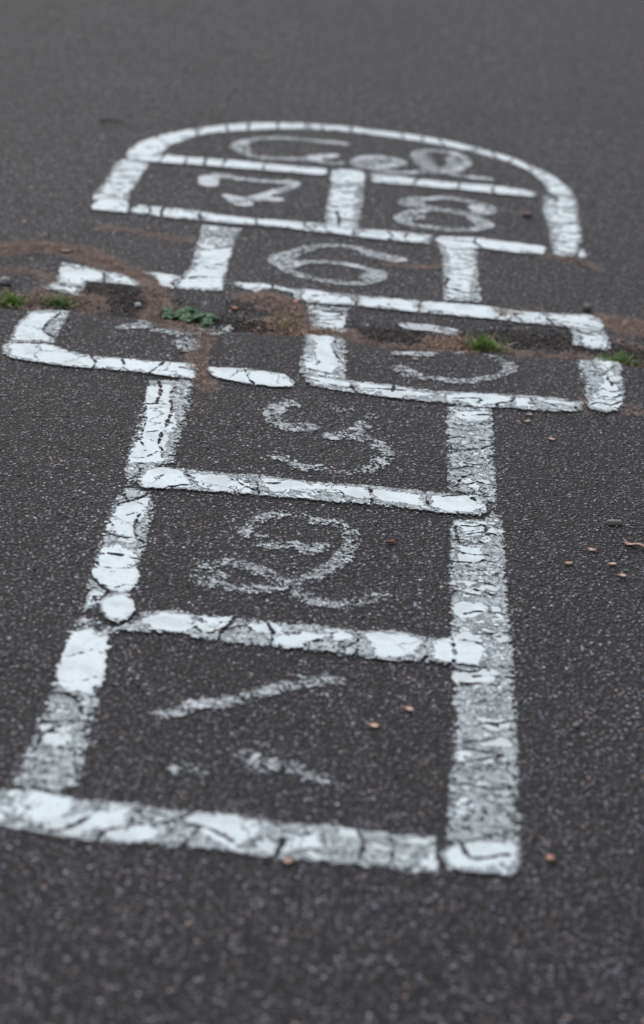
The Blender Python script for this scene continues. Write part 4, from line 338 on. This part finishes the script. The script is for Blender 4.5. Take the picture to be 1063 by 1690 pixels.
# ------------------------------------------------------------ ground: one sheet to the horizon, fine where the court lies
def axis(lo, hi, step, far, zones=()):
    a = [lo]
    while a[-1] < hi:
        s = step
        for z0, z1, zs in zones:
            if z0 <= a[-1] < z1: s = zs
        a.append(a[-1]+s)
    l, s = [], step
    x = lo
    while x > -far: s *= 1.35; x -= s; l.append(x)
    r, s = [], step; x = a[-1]
    while x < far: s *= 1.35; x += s; r.append(x)
    return np.array(l[::-1]+a+r)
gx = axis(-1.1, .95, .008, 150); gy = axis(1.6, 6.0, .012, 150, [(3.62, 4.2, .004)])
GX, GY = np.meshgrid(gx, gy); fx, fy = GX.ravel(), GY.ravel()
GZ = H(fx, fy)
near_area = (np.abs(fx) < 1.3) & (fy > 1.4) & (fy < 5.6)
def field(strokes, x, y):
    v = np.zeros(x.shape)
    for pts, r, s in strokes:
        d = line_dist(x, y, smooth_line(pts)); v = np.maximum(v, s*sstep(1.35*r, .25*r, d)) if False else np.maximum(v, s*(1-sstep(.25*r, 1.35*r, d)))
    return v
dirt = np.zeros(fx.shape); soil = np.zeros(fx.shape)
dirt[near_area] = field(DIRT, fx[near_area], fy[near_area]); soil[near_area] = field(SOIL, fx[near_area], fy[near_area])
yc = np.interp(fx, [p[0] for p in CRK], [p[1] for p in CRK])
soil = np.maximum(soil, 1-sstep(.006, .02, np.abs(fy-yc)))
GZ = GZ + dirt*.0005
nx, ny = len(gx), len(gy); idx = np.arange(nx*ny).reshape(ny, nx)
quads = np.stack([idx[:-1, :-1], idx[:-1, 1:], idx[1:, 1:], idx[1:, :-1]], -1).reshape(-1, 4)
g = mesh_obj('ground', np.stack([fx, fy, GZ], 1), quads, M_ASPH, dict(dirt=dirt, soil=soil), origin=(0, 0, 0), smooth=True)
tag(g, kind='structure')

# ------------------------------------------------------------ painted marks
def sheet(name, mat, x0, x1, y0, y1, fn, lift, parent=None, step=.003, keep=-.007):
    x = np.arange(x0, x1+step, step); y = np.arange(y0, y1+step, step)
    X, Y = np.meshgrid(x, y); X = X.ravel(); Y = Y.ravel()
    a = fn(X, Y); ok = a['e'] > keep
    idx = np.arange(len(X)).reshape(len(y), len(x))
    q = np.stack([idx[:-1, :-1], idx[:-1, 1:], idx[1:, 1:], idx[1:, :-1]], -1).reshape(-1, 4)
    q = q[ok[q].all(1)]
    used = np.unique(q); mp = -np.ones(len(X), int); mp[used] = np.arange(len(used))
    X = X[used]; Y = Y[used]; Z = H(X, Y)+lift
    return mesh_obj(name, np.stack([X, Y, Z], 1), mp[q], mat, {k: v[used] for k, v in a.items()}, parent, smooth=True)
grid = empty('hopscotch_grid', (-.05, 3.4, 0))
tag(grid, 'white painted hopscotch court outline, cracked and flaking, on dark asphalt', 'hopscotch court')
for bi, b_ in enumerate(BARS):
    P = b_['p']; xs = [p[0] for p in P]; ys = [p[1] for p in P]; rr = random.Random(bi)
    cracks = [smooth_line(c) for c in b_['c']]
    if b_['a']:                                    # transverse shrinkage cracks
        y = min(ys)+b_['a']*rr.random()
        while y < max(ys):
            xa, xb = min(xs)-.01, max(xs)+.01; n = 7; ph = rr.random()*6
            pts = [(xa+(xb-xa)*i/n, y+b_['a']*(.22*math.sin(ph+i*1.3)+rr.uniform(-.16, .16))) for i in range(n+1)]
            i0 = rr.choice([0, 0, 0, 2, 3]); i1 = rr.choice([8, 8, 8, 6, 5])
            cracks.append(pts[i0:i1]); y += b_['a']*rr.uniform(.55, 1.5)
    def fn(x, y):
        e = poly_sd(x, y, P)
        c = np.full(x.shape, .05)
        for ci, cr in enumerate(cracks):
            if len(cr) > 1: c = np.minimum(c, line_dist(x, y, cr)+((.0014 if x.mean() < -.1 else .0004) if ci >= len(b_['c']) else 0))
        k = np.full(x.shape, -.03)
        for th in b_['k']: k = np.maximum(k, poly_sd(x, y, th))
        t = np.full(x.shape, b_['t']) + .30*(vnoise(x+bi, y, 14)-.5)
        t = t-((.36 if x.mean() < -.1 else .22) if b_['a'] and y.mean() < 3.62 else .22)*(1-sstep(0, .019 if b_['a'] else .010, e))
        for th in b_['n']:
            s = poly_sd(x, y, th); k = np.minimum(k, -s); t = np.where(s > 0, t-.15, t)
        c = c-.0007*sstep(3.8, 4.4, y)
        return dict(e=e, c=np.clip(c, -.004, .05), k=np.clip(k, -.03, .03), t=t)
    o = sheet('painted_line', M_LINE, min(xs)-.01, max(xs)+.01, min(ys)-.01, max(ys)+.01, fn, .0016+.0011*b_['z'], grid)
    if b_['l']: o['label'] = 'white paint, '+b_['l']
for key, nd_ in NUMS.items():
    st = [(smooth_line(p, 6), r, c) for p, r, c in nd_['s']]
    al = [q for p, r, c in st for q in p]; xs = [q[0] for q in al]; ys = [q[1] for q in al]
    def fn(x, y):
        e = np.full(x.shape, -1.); t = np.full(x.shape, -1.); wsum = np.zeros(x.shape); tsum = np.zeros(x.shape)
        for p, r, c in st:
            d = line_dist(x, y, p); ei = r-d; e = np.maximum(e, ei)
            wt = np.exp(np.clip(ei, -.05, .05)/.003); wsum += wt; tsum += wt*c
        t = tsum/wsum+.42*(vnoise(x, y, 34)-.5)-(.07 if key in '123' else 0)
        return dict(e=e, c=np.full(x.shape, .05), k=np.full(x.shape, -.03), t=t)
    o = sheet('painted_curl' if key in 'COQ' else 'painted_numeral', M_NUM, min(xs)-.035, max(xs)+.035, min(ys)-.035, max(ys)+.035, fn, .0014)
    tag(o, nd_['l'], 'painted mark' if key in 'COQ' else 'painted number', 'characters painted in the hopscotch squares')

# ------------------------------------------------------------ debris along the cracks
def strands(name, mat, spots, rndf, width=(.0006, .0013), length=(.005, .018), lift=.25):
    V, Fq, A = [], [], []
    for (x, y, hgt) in spots:
        L = random.uniform(*length); a = random.uniform(0, 2*math.pi); w_ = random.uniform(*width)
        up = abs(random.gauss(0, lift)); bend = random.gauss(0, .6); px, py = x, y; z = float(hgt)+random.uniform(.0005, .003)
        r = rndf(); n0 = len(V); roll = random.uniform(-1, 1)
        for i in range(4):
            f = i/3; ww = w_*(1-.6*f); nxv, nyv = -math.sin(a)*ww, math.cos(a)*ww
            V += [(px-nxv, py-nyv, z-roll*ww*.7), (px+nxv, py+nyv, z+roll*ww*.7)]; A += [r, r]
            px += math.cos(a)*L/3; py += math.sin(a)*L/3; z += L/3*math.sin(up)*(1-f*.9); a += bend*.33
        for i in range(3): Fq.append((n0+2*i, n0+2*i+1, n0+2*i+3, n0+2*i+2))
    return mesh_obj(name, V, Fq, mat, dict(rnd=A))
sp = []
for pts, r, s in DIRT:
    pl = smooth_line(pts)
    for a, b in zip(pl[:-1], pl[1:]):
        L = math.hypot(b[0]-a[0], b[1]-a[1]); n = L*r*s*s*80000
        n = int(n)+(random.random() < n % 1)
        for _ in range(n):
            t = random.random(); x = a[0]+(b[0]-a[0])*t+random.gauss(0, r*.42); y = a[1]+(b[1]-a[1])*t+random.gauss(0, r*.42); sp.append((x, y))
sp = [p for p in sp if abs(p[0]) < .95 and vnoise(p[0], p[1], 40) > .30]
hz = H(np.array([p[0] for p in sp]), np.array([p[1] for p in sp]))+.002
o = strands('dry_moss', M_MOSS, [(p[0], p[1], z) for p, z in zip(sp, hz)], lambda: random.random()**1.3, (.0004, .0008), (.004, .014), .3)
tag(o, 'brown dead moss and needle litter filling the cracks across the court', 'moss', kind='stuff')

def lump(V, Fq, A, x, y, z, sx, sy, sz, r, rot=None):
    t = (1+5**.5)/2
    base = [(-1, t, 0), (1, t, 0), (-1, -t, 0), (1, -t, 0), (0, -1, t), (0, 1, t), (0, -1, -t), (0, 1, -t), (t, 0, -1), (t, 0, 1), (-t, 0, -1), (-t, 0, 1)]
    fc = [(0, 11, 5), (0, 5, 1), (0, 1, 7), (0, 7, 10), (0, 10, 11), (1, 5, 9), (5, 11, 4), (11, 10, 2), (10, 7, 6), (7, 1, 8), (3, 9, 4), (3, 4, 2), (3, 2, 6), (3, 6, 8), (3, 8, 9), (4, 9, 5), (2, 4, 11), (6, 2, 10), (8, 6, 7), (9, 8, 1)]
    a = random.uniform(0, 6.28) if rot is None else rot; n0 = len(V)
    for p in base:
        k = random.uniform(.75, 1.15)/1.9
        px, py, pz = p[0]*sx*k, p[1]*sy*k, p[2]*sz*k
        V.append((x+px*math.cos(a)-py*math.sin(a), y+px*math.sin(a)+py*math.cos(a), z+pz)); A.append(r)
    Fq += [tuple(n0+i for i in f) for f in fc]
V, Fq, A = [], [], []
for _ in range(5200):
    y = 1.65+4.6*random.random()**1.2; half = .2+.14*y; x = random.uniform(-half-.1, half-.05)
    s = random.choice([.0011, .0014, .0018, .0022]) * random.uniform(.8, 1.2)
    lump(V, Fq, A, x, y, float(H(x, y))+s*.35, s, s*random.uniform(.6, 1), s*.6, random.random()**.8)
for pts, r, s in SOIL:
    pl = smooth_line(pts)
    for a, b in zip(pl[:-1], pl[1:]):
        for _ in range(int(math.hypot(b[0]-a[0], b[1]-a[1])*r*22000)):
            t = random.random(); x = a[0]+(b[0]-a[0])*t+random.gauss(0, r*.5); y = a[1]+(b[1]-a[1])*t+random.gauss(0, r*.5)
            sz = random.uniform(.0012, .0032); lump(V, Fq, A, x, y, float(H(x, y))+sz*.3, sz, sz, sz*.7, random.random()*.6)
o = mesh_obj('loose_grit', V, Fq, M_GRIT, dict(rnd=A)); tag(o, 'fine loose grit scattered over the asphalt', 'grit', kind='stuff')

# ------------------------------------------------------------ grass in the crack
def blade(V, Fq, A, x, y, z, az, L, w_, lean, r):
    n0 = len(V); px, py, pz = x, y, z; el = math.pi/2-lean
    for i in range(6):
        f = i/5; ww = w_*(1-f**1.6)*(.7+.3*math.sin(f*3)); V += [(px+math.sin(az)*ww, py-math.cos(az)*ww, pz), (px, py, pz-ww*.35), (px-math.sin(az)*ww, py+math.cos(az)*ww, pz)]; A += [r+.12*f]*3
        px += math.cos(az)*math.cos(el)*L/5; py += math.sin(az)*math.cos(el)*L/5; pz += math.sin(el)*L/5; el -= .16+lean*.25
    for i in range(5):
        for j in (0, 1): Fq.append((n0+3*i+j, n0+3*i+j+1, n0+3*i+j+4, n0+3*i+j+3))
def tuft(at, n, rx, ry, L, label, dry=.15, seed=0, lean=.9):
    random.seed(seed); z = float(H(*at)); root = empty('grass_tuft', (at[0], at[1], z))
    for part, mat, cnt, rf in (('grass_blades', M_GRASS, n, lambda: random.uniform(.15, .85)), ('dry_blades', M_DRY, int(n*dry), lambda: random.random())):
        V, Fq, A = [], [], []
        for _ in range(cnt):
            x = at[0]+random.gauss(0, rx); y = at[1]+random.gauss(0, ry)
            blade(V, Fq, A, x, y, float(H(x, y))-.002, random.uniform(0, 6.28), L*random.uniform(.45, 1.15), random.uniform(.0008, .0017), min(1.35, abs(random.gauss(lean*.5, .4))), rf())
        if V: mesh_obj(part, V, Fq, mat, dict(rnd=A), root, origin=(at[0], at[1], z), smooth=True)
    return tag(root, label, 'grass tuft', 'small grass tufts growing in the crack')
T = ITEMS['tuft']
tuft(T[0], 170, .020, .010, .030, 'grass tuft at the left end of the crack, cut off by the picture edge', .3, 1)
tuft(T[1], 110, .014, .008, .024, 'low grass tuft under the far left painted corner piece', .35, 2)
tuft(T[2], 150, .014, .008, .036, 'bright green grass tuft beside the number 5', .35, 3)
tuft(T[3], 130, .016, .008, .028, 'bright green grass tuft at the right end of the crack', .25, 4)
tuft(T[4], 26, .010, .006, .020, 'tiny green sprout inside the dry straw patch by the middle divider', .6, 5)
def dry_clump(at, n, rx, ry, L, label, seed):
    random.seed(seed); V, Fq, A = [], [], []
    for _ in range(n):
        x = at[0]+random.gauss(0, rx); y = at[1]+random.gauss(0, ry)
        blade(V, Fq, A, x, y, float(H(x, y))+random.uniform(0, .004), random.uniform(0, 6.28), L*random.uniform(.4, 1.2), random.uniform(.0005, .0010), random.uniform(1.0, 1.5), random.random()*.95)
    o = mesh_obj('dry_grass_clump', V, Fq, M_DRY, dict(rnd=A), smooth=True)
    tag(o, label, 'dry grass', 'clumps of dead straw in the crack')
D0, D1 = ITEMS['dryclump']
dry_clump(D0, 260, .026, .014, .024, 'pale clump of dead straw left of the bright tuft by number 5', 6)
dry_clump(D1, 240, .030, .022, .026, 'pale flattened dead straw against the middle divider', 7)

# ------------------------------------------------------------ leafy weed
wd = ITEMS['weed']; random.seed(21); wz = float(H(*wd)); weed = empty('leafy_weed', (wd[0], wd[1], wz))
tag(weed, 'flat green crinkle-leaved weed growing from the crack above number 4', 'weed')
for i in range(44):
    t = random.uniform(-1, 1); cx = wd[0]+t*.042; cyy = wd[1]+.012+random.gauss(0, .011)-.006*t+(.01 if abs(t) < .5 else 0)
    az = random.uniform(0, 6.28); S = random.uniform(.008, .013); tilt = random.uniform(-.1, .5); zb = float(H(cx, cyy))+random.uniform(.003, .012)
    V, Fq, A = [], [], []; nr, na_ = 4, 18
    V.append((cx, cyy, zb+.001)); A.append(.25); rv = random.uniform(.1, .9)
    ca, sa = math.cos(az), math.sin(az)
    for r in range(1, nr+1):
        for k in range(na_):
            th = 2*math.pi*k/na_; lob = 1+.16*math.cos(5*th)+.07*math.cos(9*th+i)
            u = r/nr*S*lob*math.cos(th); v = r/nr*S*.78*lob*math.sin(th)
            zz = zb+.0012*math.sin(r*2.1+th*5)*r/nr+u*math.sin(tilt)-.35*(r/nr)**2*S*.6
            V.append((cx+u*ca-v*sa, cyy+u*sa+v*ca, zz)); A.append(min(1, max(0, rv+.25*(r/nr)-.15)))
    for k in range(na_): Fq.append((0, 1+k, 1+(k+1) % na_))
    for r in range(nr-1):
        for k in range(na_): Fq.append((1+r*na_+k, 1+r*na_+(k+1) % na_, 1+(r+1)*na_+(k+1) % na_, 1+(r+1)*na_+k))
    mesh_obj('leaf', V, Fq, M_LEAF, dict(rnd=A), weed, smooth=True)
V, Fq, A = [], [], []
for i in range(16):
    blade(V, Fq, A, wd[0]+random.gauss(0, .012), wd[1]+.008, wz, random.uniform(0, 6.28), .034, .0009, 1.25, .2)
mesh_obj('stem', V, Fq, M_LEAF, dict(rnd=A), weed)

# ------------------------------------------------------------ bits lying on the court
def flat_mat(name, c, rough=.7): return mat_ramp(name, [(0, tuple(v*.6 for v in c)), (.5, c), (1, tuple(min(.9, v*1.3) for v in c))], rough, .3, bump=.0005)
CH = [('bud_scale', (.62, .43, .34), .0065, .0035), ('bud_scale', (.48, .29, .23), .006, .0045), ('bark_chip', (.28, .14, .10), .008, .0035), ('leaf_scrap', (.55, .42, .33), .0065, .0028), ('curled_leaf', (.50, .33, .29), .018, .004), ('flower_scrap', (.55, .25, .17), .006, .005), ('leaf_scrap', (.50, .42, .33), .010, .005), ('leaf_scrap', (.42, .36, .28), .022, .003), ('leaf_scrap', (.30, .22, .17), .006, .004)]
CL = ['orange bud scale in the first square near its right side', 'reddish bud scale in the middle of the first square', 'brown bud scale outside the near right corner of the court', 'pinkish scale touching the near edge line of the court',
 'reddish bark chip in the second square close to the right side', 'tan leaf scrap outside the court below the fifth square', 'small reddish scrap just under the fifth square line', 'pale tan scrap outside the court, further right than the one below the fifth square',
 'long curled reddish leaf near the right picture edge', 'pink bud scale topmost of the loose ones right of the second square', 'pink bud scale leftmost of the loose ones right of the second square', 'pink bud scale right of the second square, between two others', 'tan bud scale lowest of the loose ones at the right edge',
 'orange flower scrap on the asphalt right of the green weed', 'orange flower scrap on the brown moss by the middle divider', 'tan scrap in the fifth square near its round belly', 'pale leaf scrap on the brown moss at the far left', 'long pale scrap on the bare asphalt far beyond the court', 'small brown scrap right of the eighth square corner']
mats = {}
for i, ((at, kd), lab) in enumerate(zip(ITEMS['chips'], CL)):
    random.seed(100+i); nm, colr, L, Wd = CH[kd]; az = random.uniform(-.5, .5)+(0 if kd != 4 else -.4)
    if kd not in mats: mats[kd] = flat_mat(nm, colr)
    V, Fq, A = [], [], []; nu, nv = 9, 5; th = .0006; z0 = float(H(*at))+.0012; cu = random.uniform(.25, .6)
    for side in (1, -1):
        for a in range(nu):
            for c in range(nv):
                u = -1+2*a/(nu-1); v = -1+2*c/(nv-1); wv = Wd*(1-u*u)**.6*(1+.2*math.sin(3*u+i))
                zz = cu*Wd*(v*v)*1.2+L*.25*u*u*cu+side*th*.5+(.002*math.sin(4*u) if kd == 4 else 0)
                x_, y_ = u*L, v*wv+(.004*math.sin(2.5*u) if kd == 4 else 0)
                V.append((at[0]+x_*math.cos(az)-y_*math.sin(az), at[1]+x_*math.sin(az)+y_*math.cos(az), z0+zz)); A.append(.5+.35*math.sin(u*3+v*2+i))
    for s_ in (0, 1):
        for a in range(nu-1):
            for c in range(nv-1):
                q = [s_*45+a*nv+c, s_*45+a*nv+c+1, s_*45+(a+1)*nv+c+1, s_*45+(a+1)*nv+c]; Fq.append(tuple(q if s_ else q[::-1]))
    for a in range(nu-1):
        for c in (0, nv-1): Fq.append((a*nv+c, (a+1)*nv+c, 45+(a+1)*nv+c, 45+a*nv+c))
    o = mesh_obj(nm, V, Fq, mats[kd], dict(rnd=A), smooth=True)
    tag(o, lab, nm.replace('_', ' '), 'dry scraps scattered on the asphalt')
def stone(at, sx, sy, sz, rot, mat, name, label, seed):
    import bmesh
    bm = bmesh.new(); bmesh.ops.create_icosphere(bm, subdivisions=3, radius=1); rr = random.Random(seed)
    ph = [rr.uniform(0, 6) for _ in range(6)]; c_, s_ = math.cos(rot), math.sin(rot); V = []; z0 = float(H(*at))+sz*.75
    for v in bm.verts:
        x, y, z = v.co; k = 1+.10*math.sin(2.7*x+ph[0])*math.cos(2.3*y+ph[1])+.07*math.sin(5*z+ph[2])+.05*math.sin(6*x+4*y+ph[3])
        x, y, z = x*k*sx, y*k*sy, z*k*sz; V.append((at[0]+x*c_-y*s_, at[1]+x*s_+y*c_, z0+z))
    Fq = [tuple(q.index for q in f.verts) for f in bm.faces]; bm.free()
    o = mesh_obj(name, V, Fq, mat, dict(rnd=[.5+.2*math.sin(i*.7) for i in range(len(V))]), smooth=True)
    tag(o, label, 'seed husk' if name == 'seed_husk' else 'stone', None if name == 'seed_husk' else 'loose stones')
SD = {'seed': ('seed_husk', (.012, .0042, .0042), .05, (.30, .27, .23), 'long grey seed husk on the asphalt right of the second and third squares'),
 'pink': ('pebble', (.009, .008, .006), .3, (.24, .17, .15), 'pinkish pebble lying inside the eighth square'),
 'grey': ('pebble', (.0085, .008, .007), .8, (.17, .155, .14), 'grey pebble beyond the right end of the fifth square'),
 'white': ('pebble', (.0055, .005, .004), .2, (.62, .66, .68), 'small white pebble in the dark soil of the fourth square'),
 'pale': ('pebble', (.010, .010, .007), .2, (.30, .28, .26), 'pale pebble above the grass at the left picture edge'),
 'grit': ('pebble', (.004, .004, .003), .2, (.25, .23, .2), 'small tan pebble outside the right side of the first square')}
for i, (at, kd) in enumerate(ITEMS['stones']):
    nm, s, rot, c, lab = SD[kd]; stone(at, *s, rot, flat_mat(nm+'_surface', c, .8), nm, lab, 50+i)
TL = ['reddish brown twig sticking out below the bright grass tuft by number 5', 'dark twig on the bare asphalt left of the curved far edge', 'small dark stalk left of the third square']
M_TW = flat_mat('twig_bark', (.13, .07, .045)); M_TWD = flat_mat('dark_twig_bark', (.02, .024, .022))
for i, ((a, b), lab) in enumerate(zip(ITEMS['twigs'][:2], TL)):
    V, Fq, A = [], [], []; n, k = 9, 7; rad = .0016 if i == 0 else .0022; rr = random.Random(i)
    for j in range(n):
        f = j/(n-1); x = a[0]+(b[0]-a[0])*f; y = a[1]+(b[1]-a[1])*f+.002*math.sin(f*5); z = float(H(x, y))+.003+.003*math.sin(f*3)
        r = rad*(1-.5*f)*rr.uniform(.85, 1.15)
        for q in range(k):
            th = 2*math.pi*q/k; V.append((x+r*math.cos(th)*.3, y+r*math.cos(th), z+r*math.sin(th))); A.append(.5+.3*math.sin(j))
    for j in range(n-1):
        for q in range(k): Fq.append((j*k+q, j*k+(q+1) % k, (j+1)*k+(q+1) % k, (j+1)*k+q))
    Fq.append(tuple(range(k))[::-1]); Fq.append(tuple((n-1)*k+q for q in range(k)))
    tag(mesh_obj('twig', V, Fq, M_TWD if i else M_TW, dict(rnd=A), smooth=True), lab, 'twig', 'twigs lying on the ground')
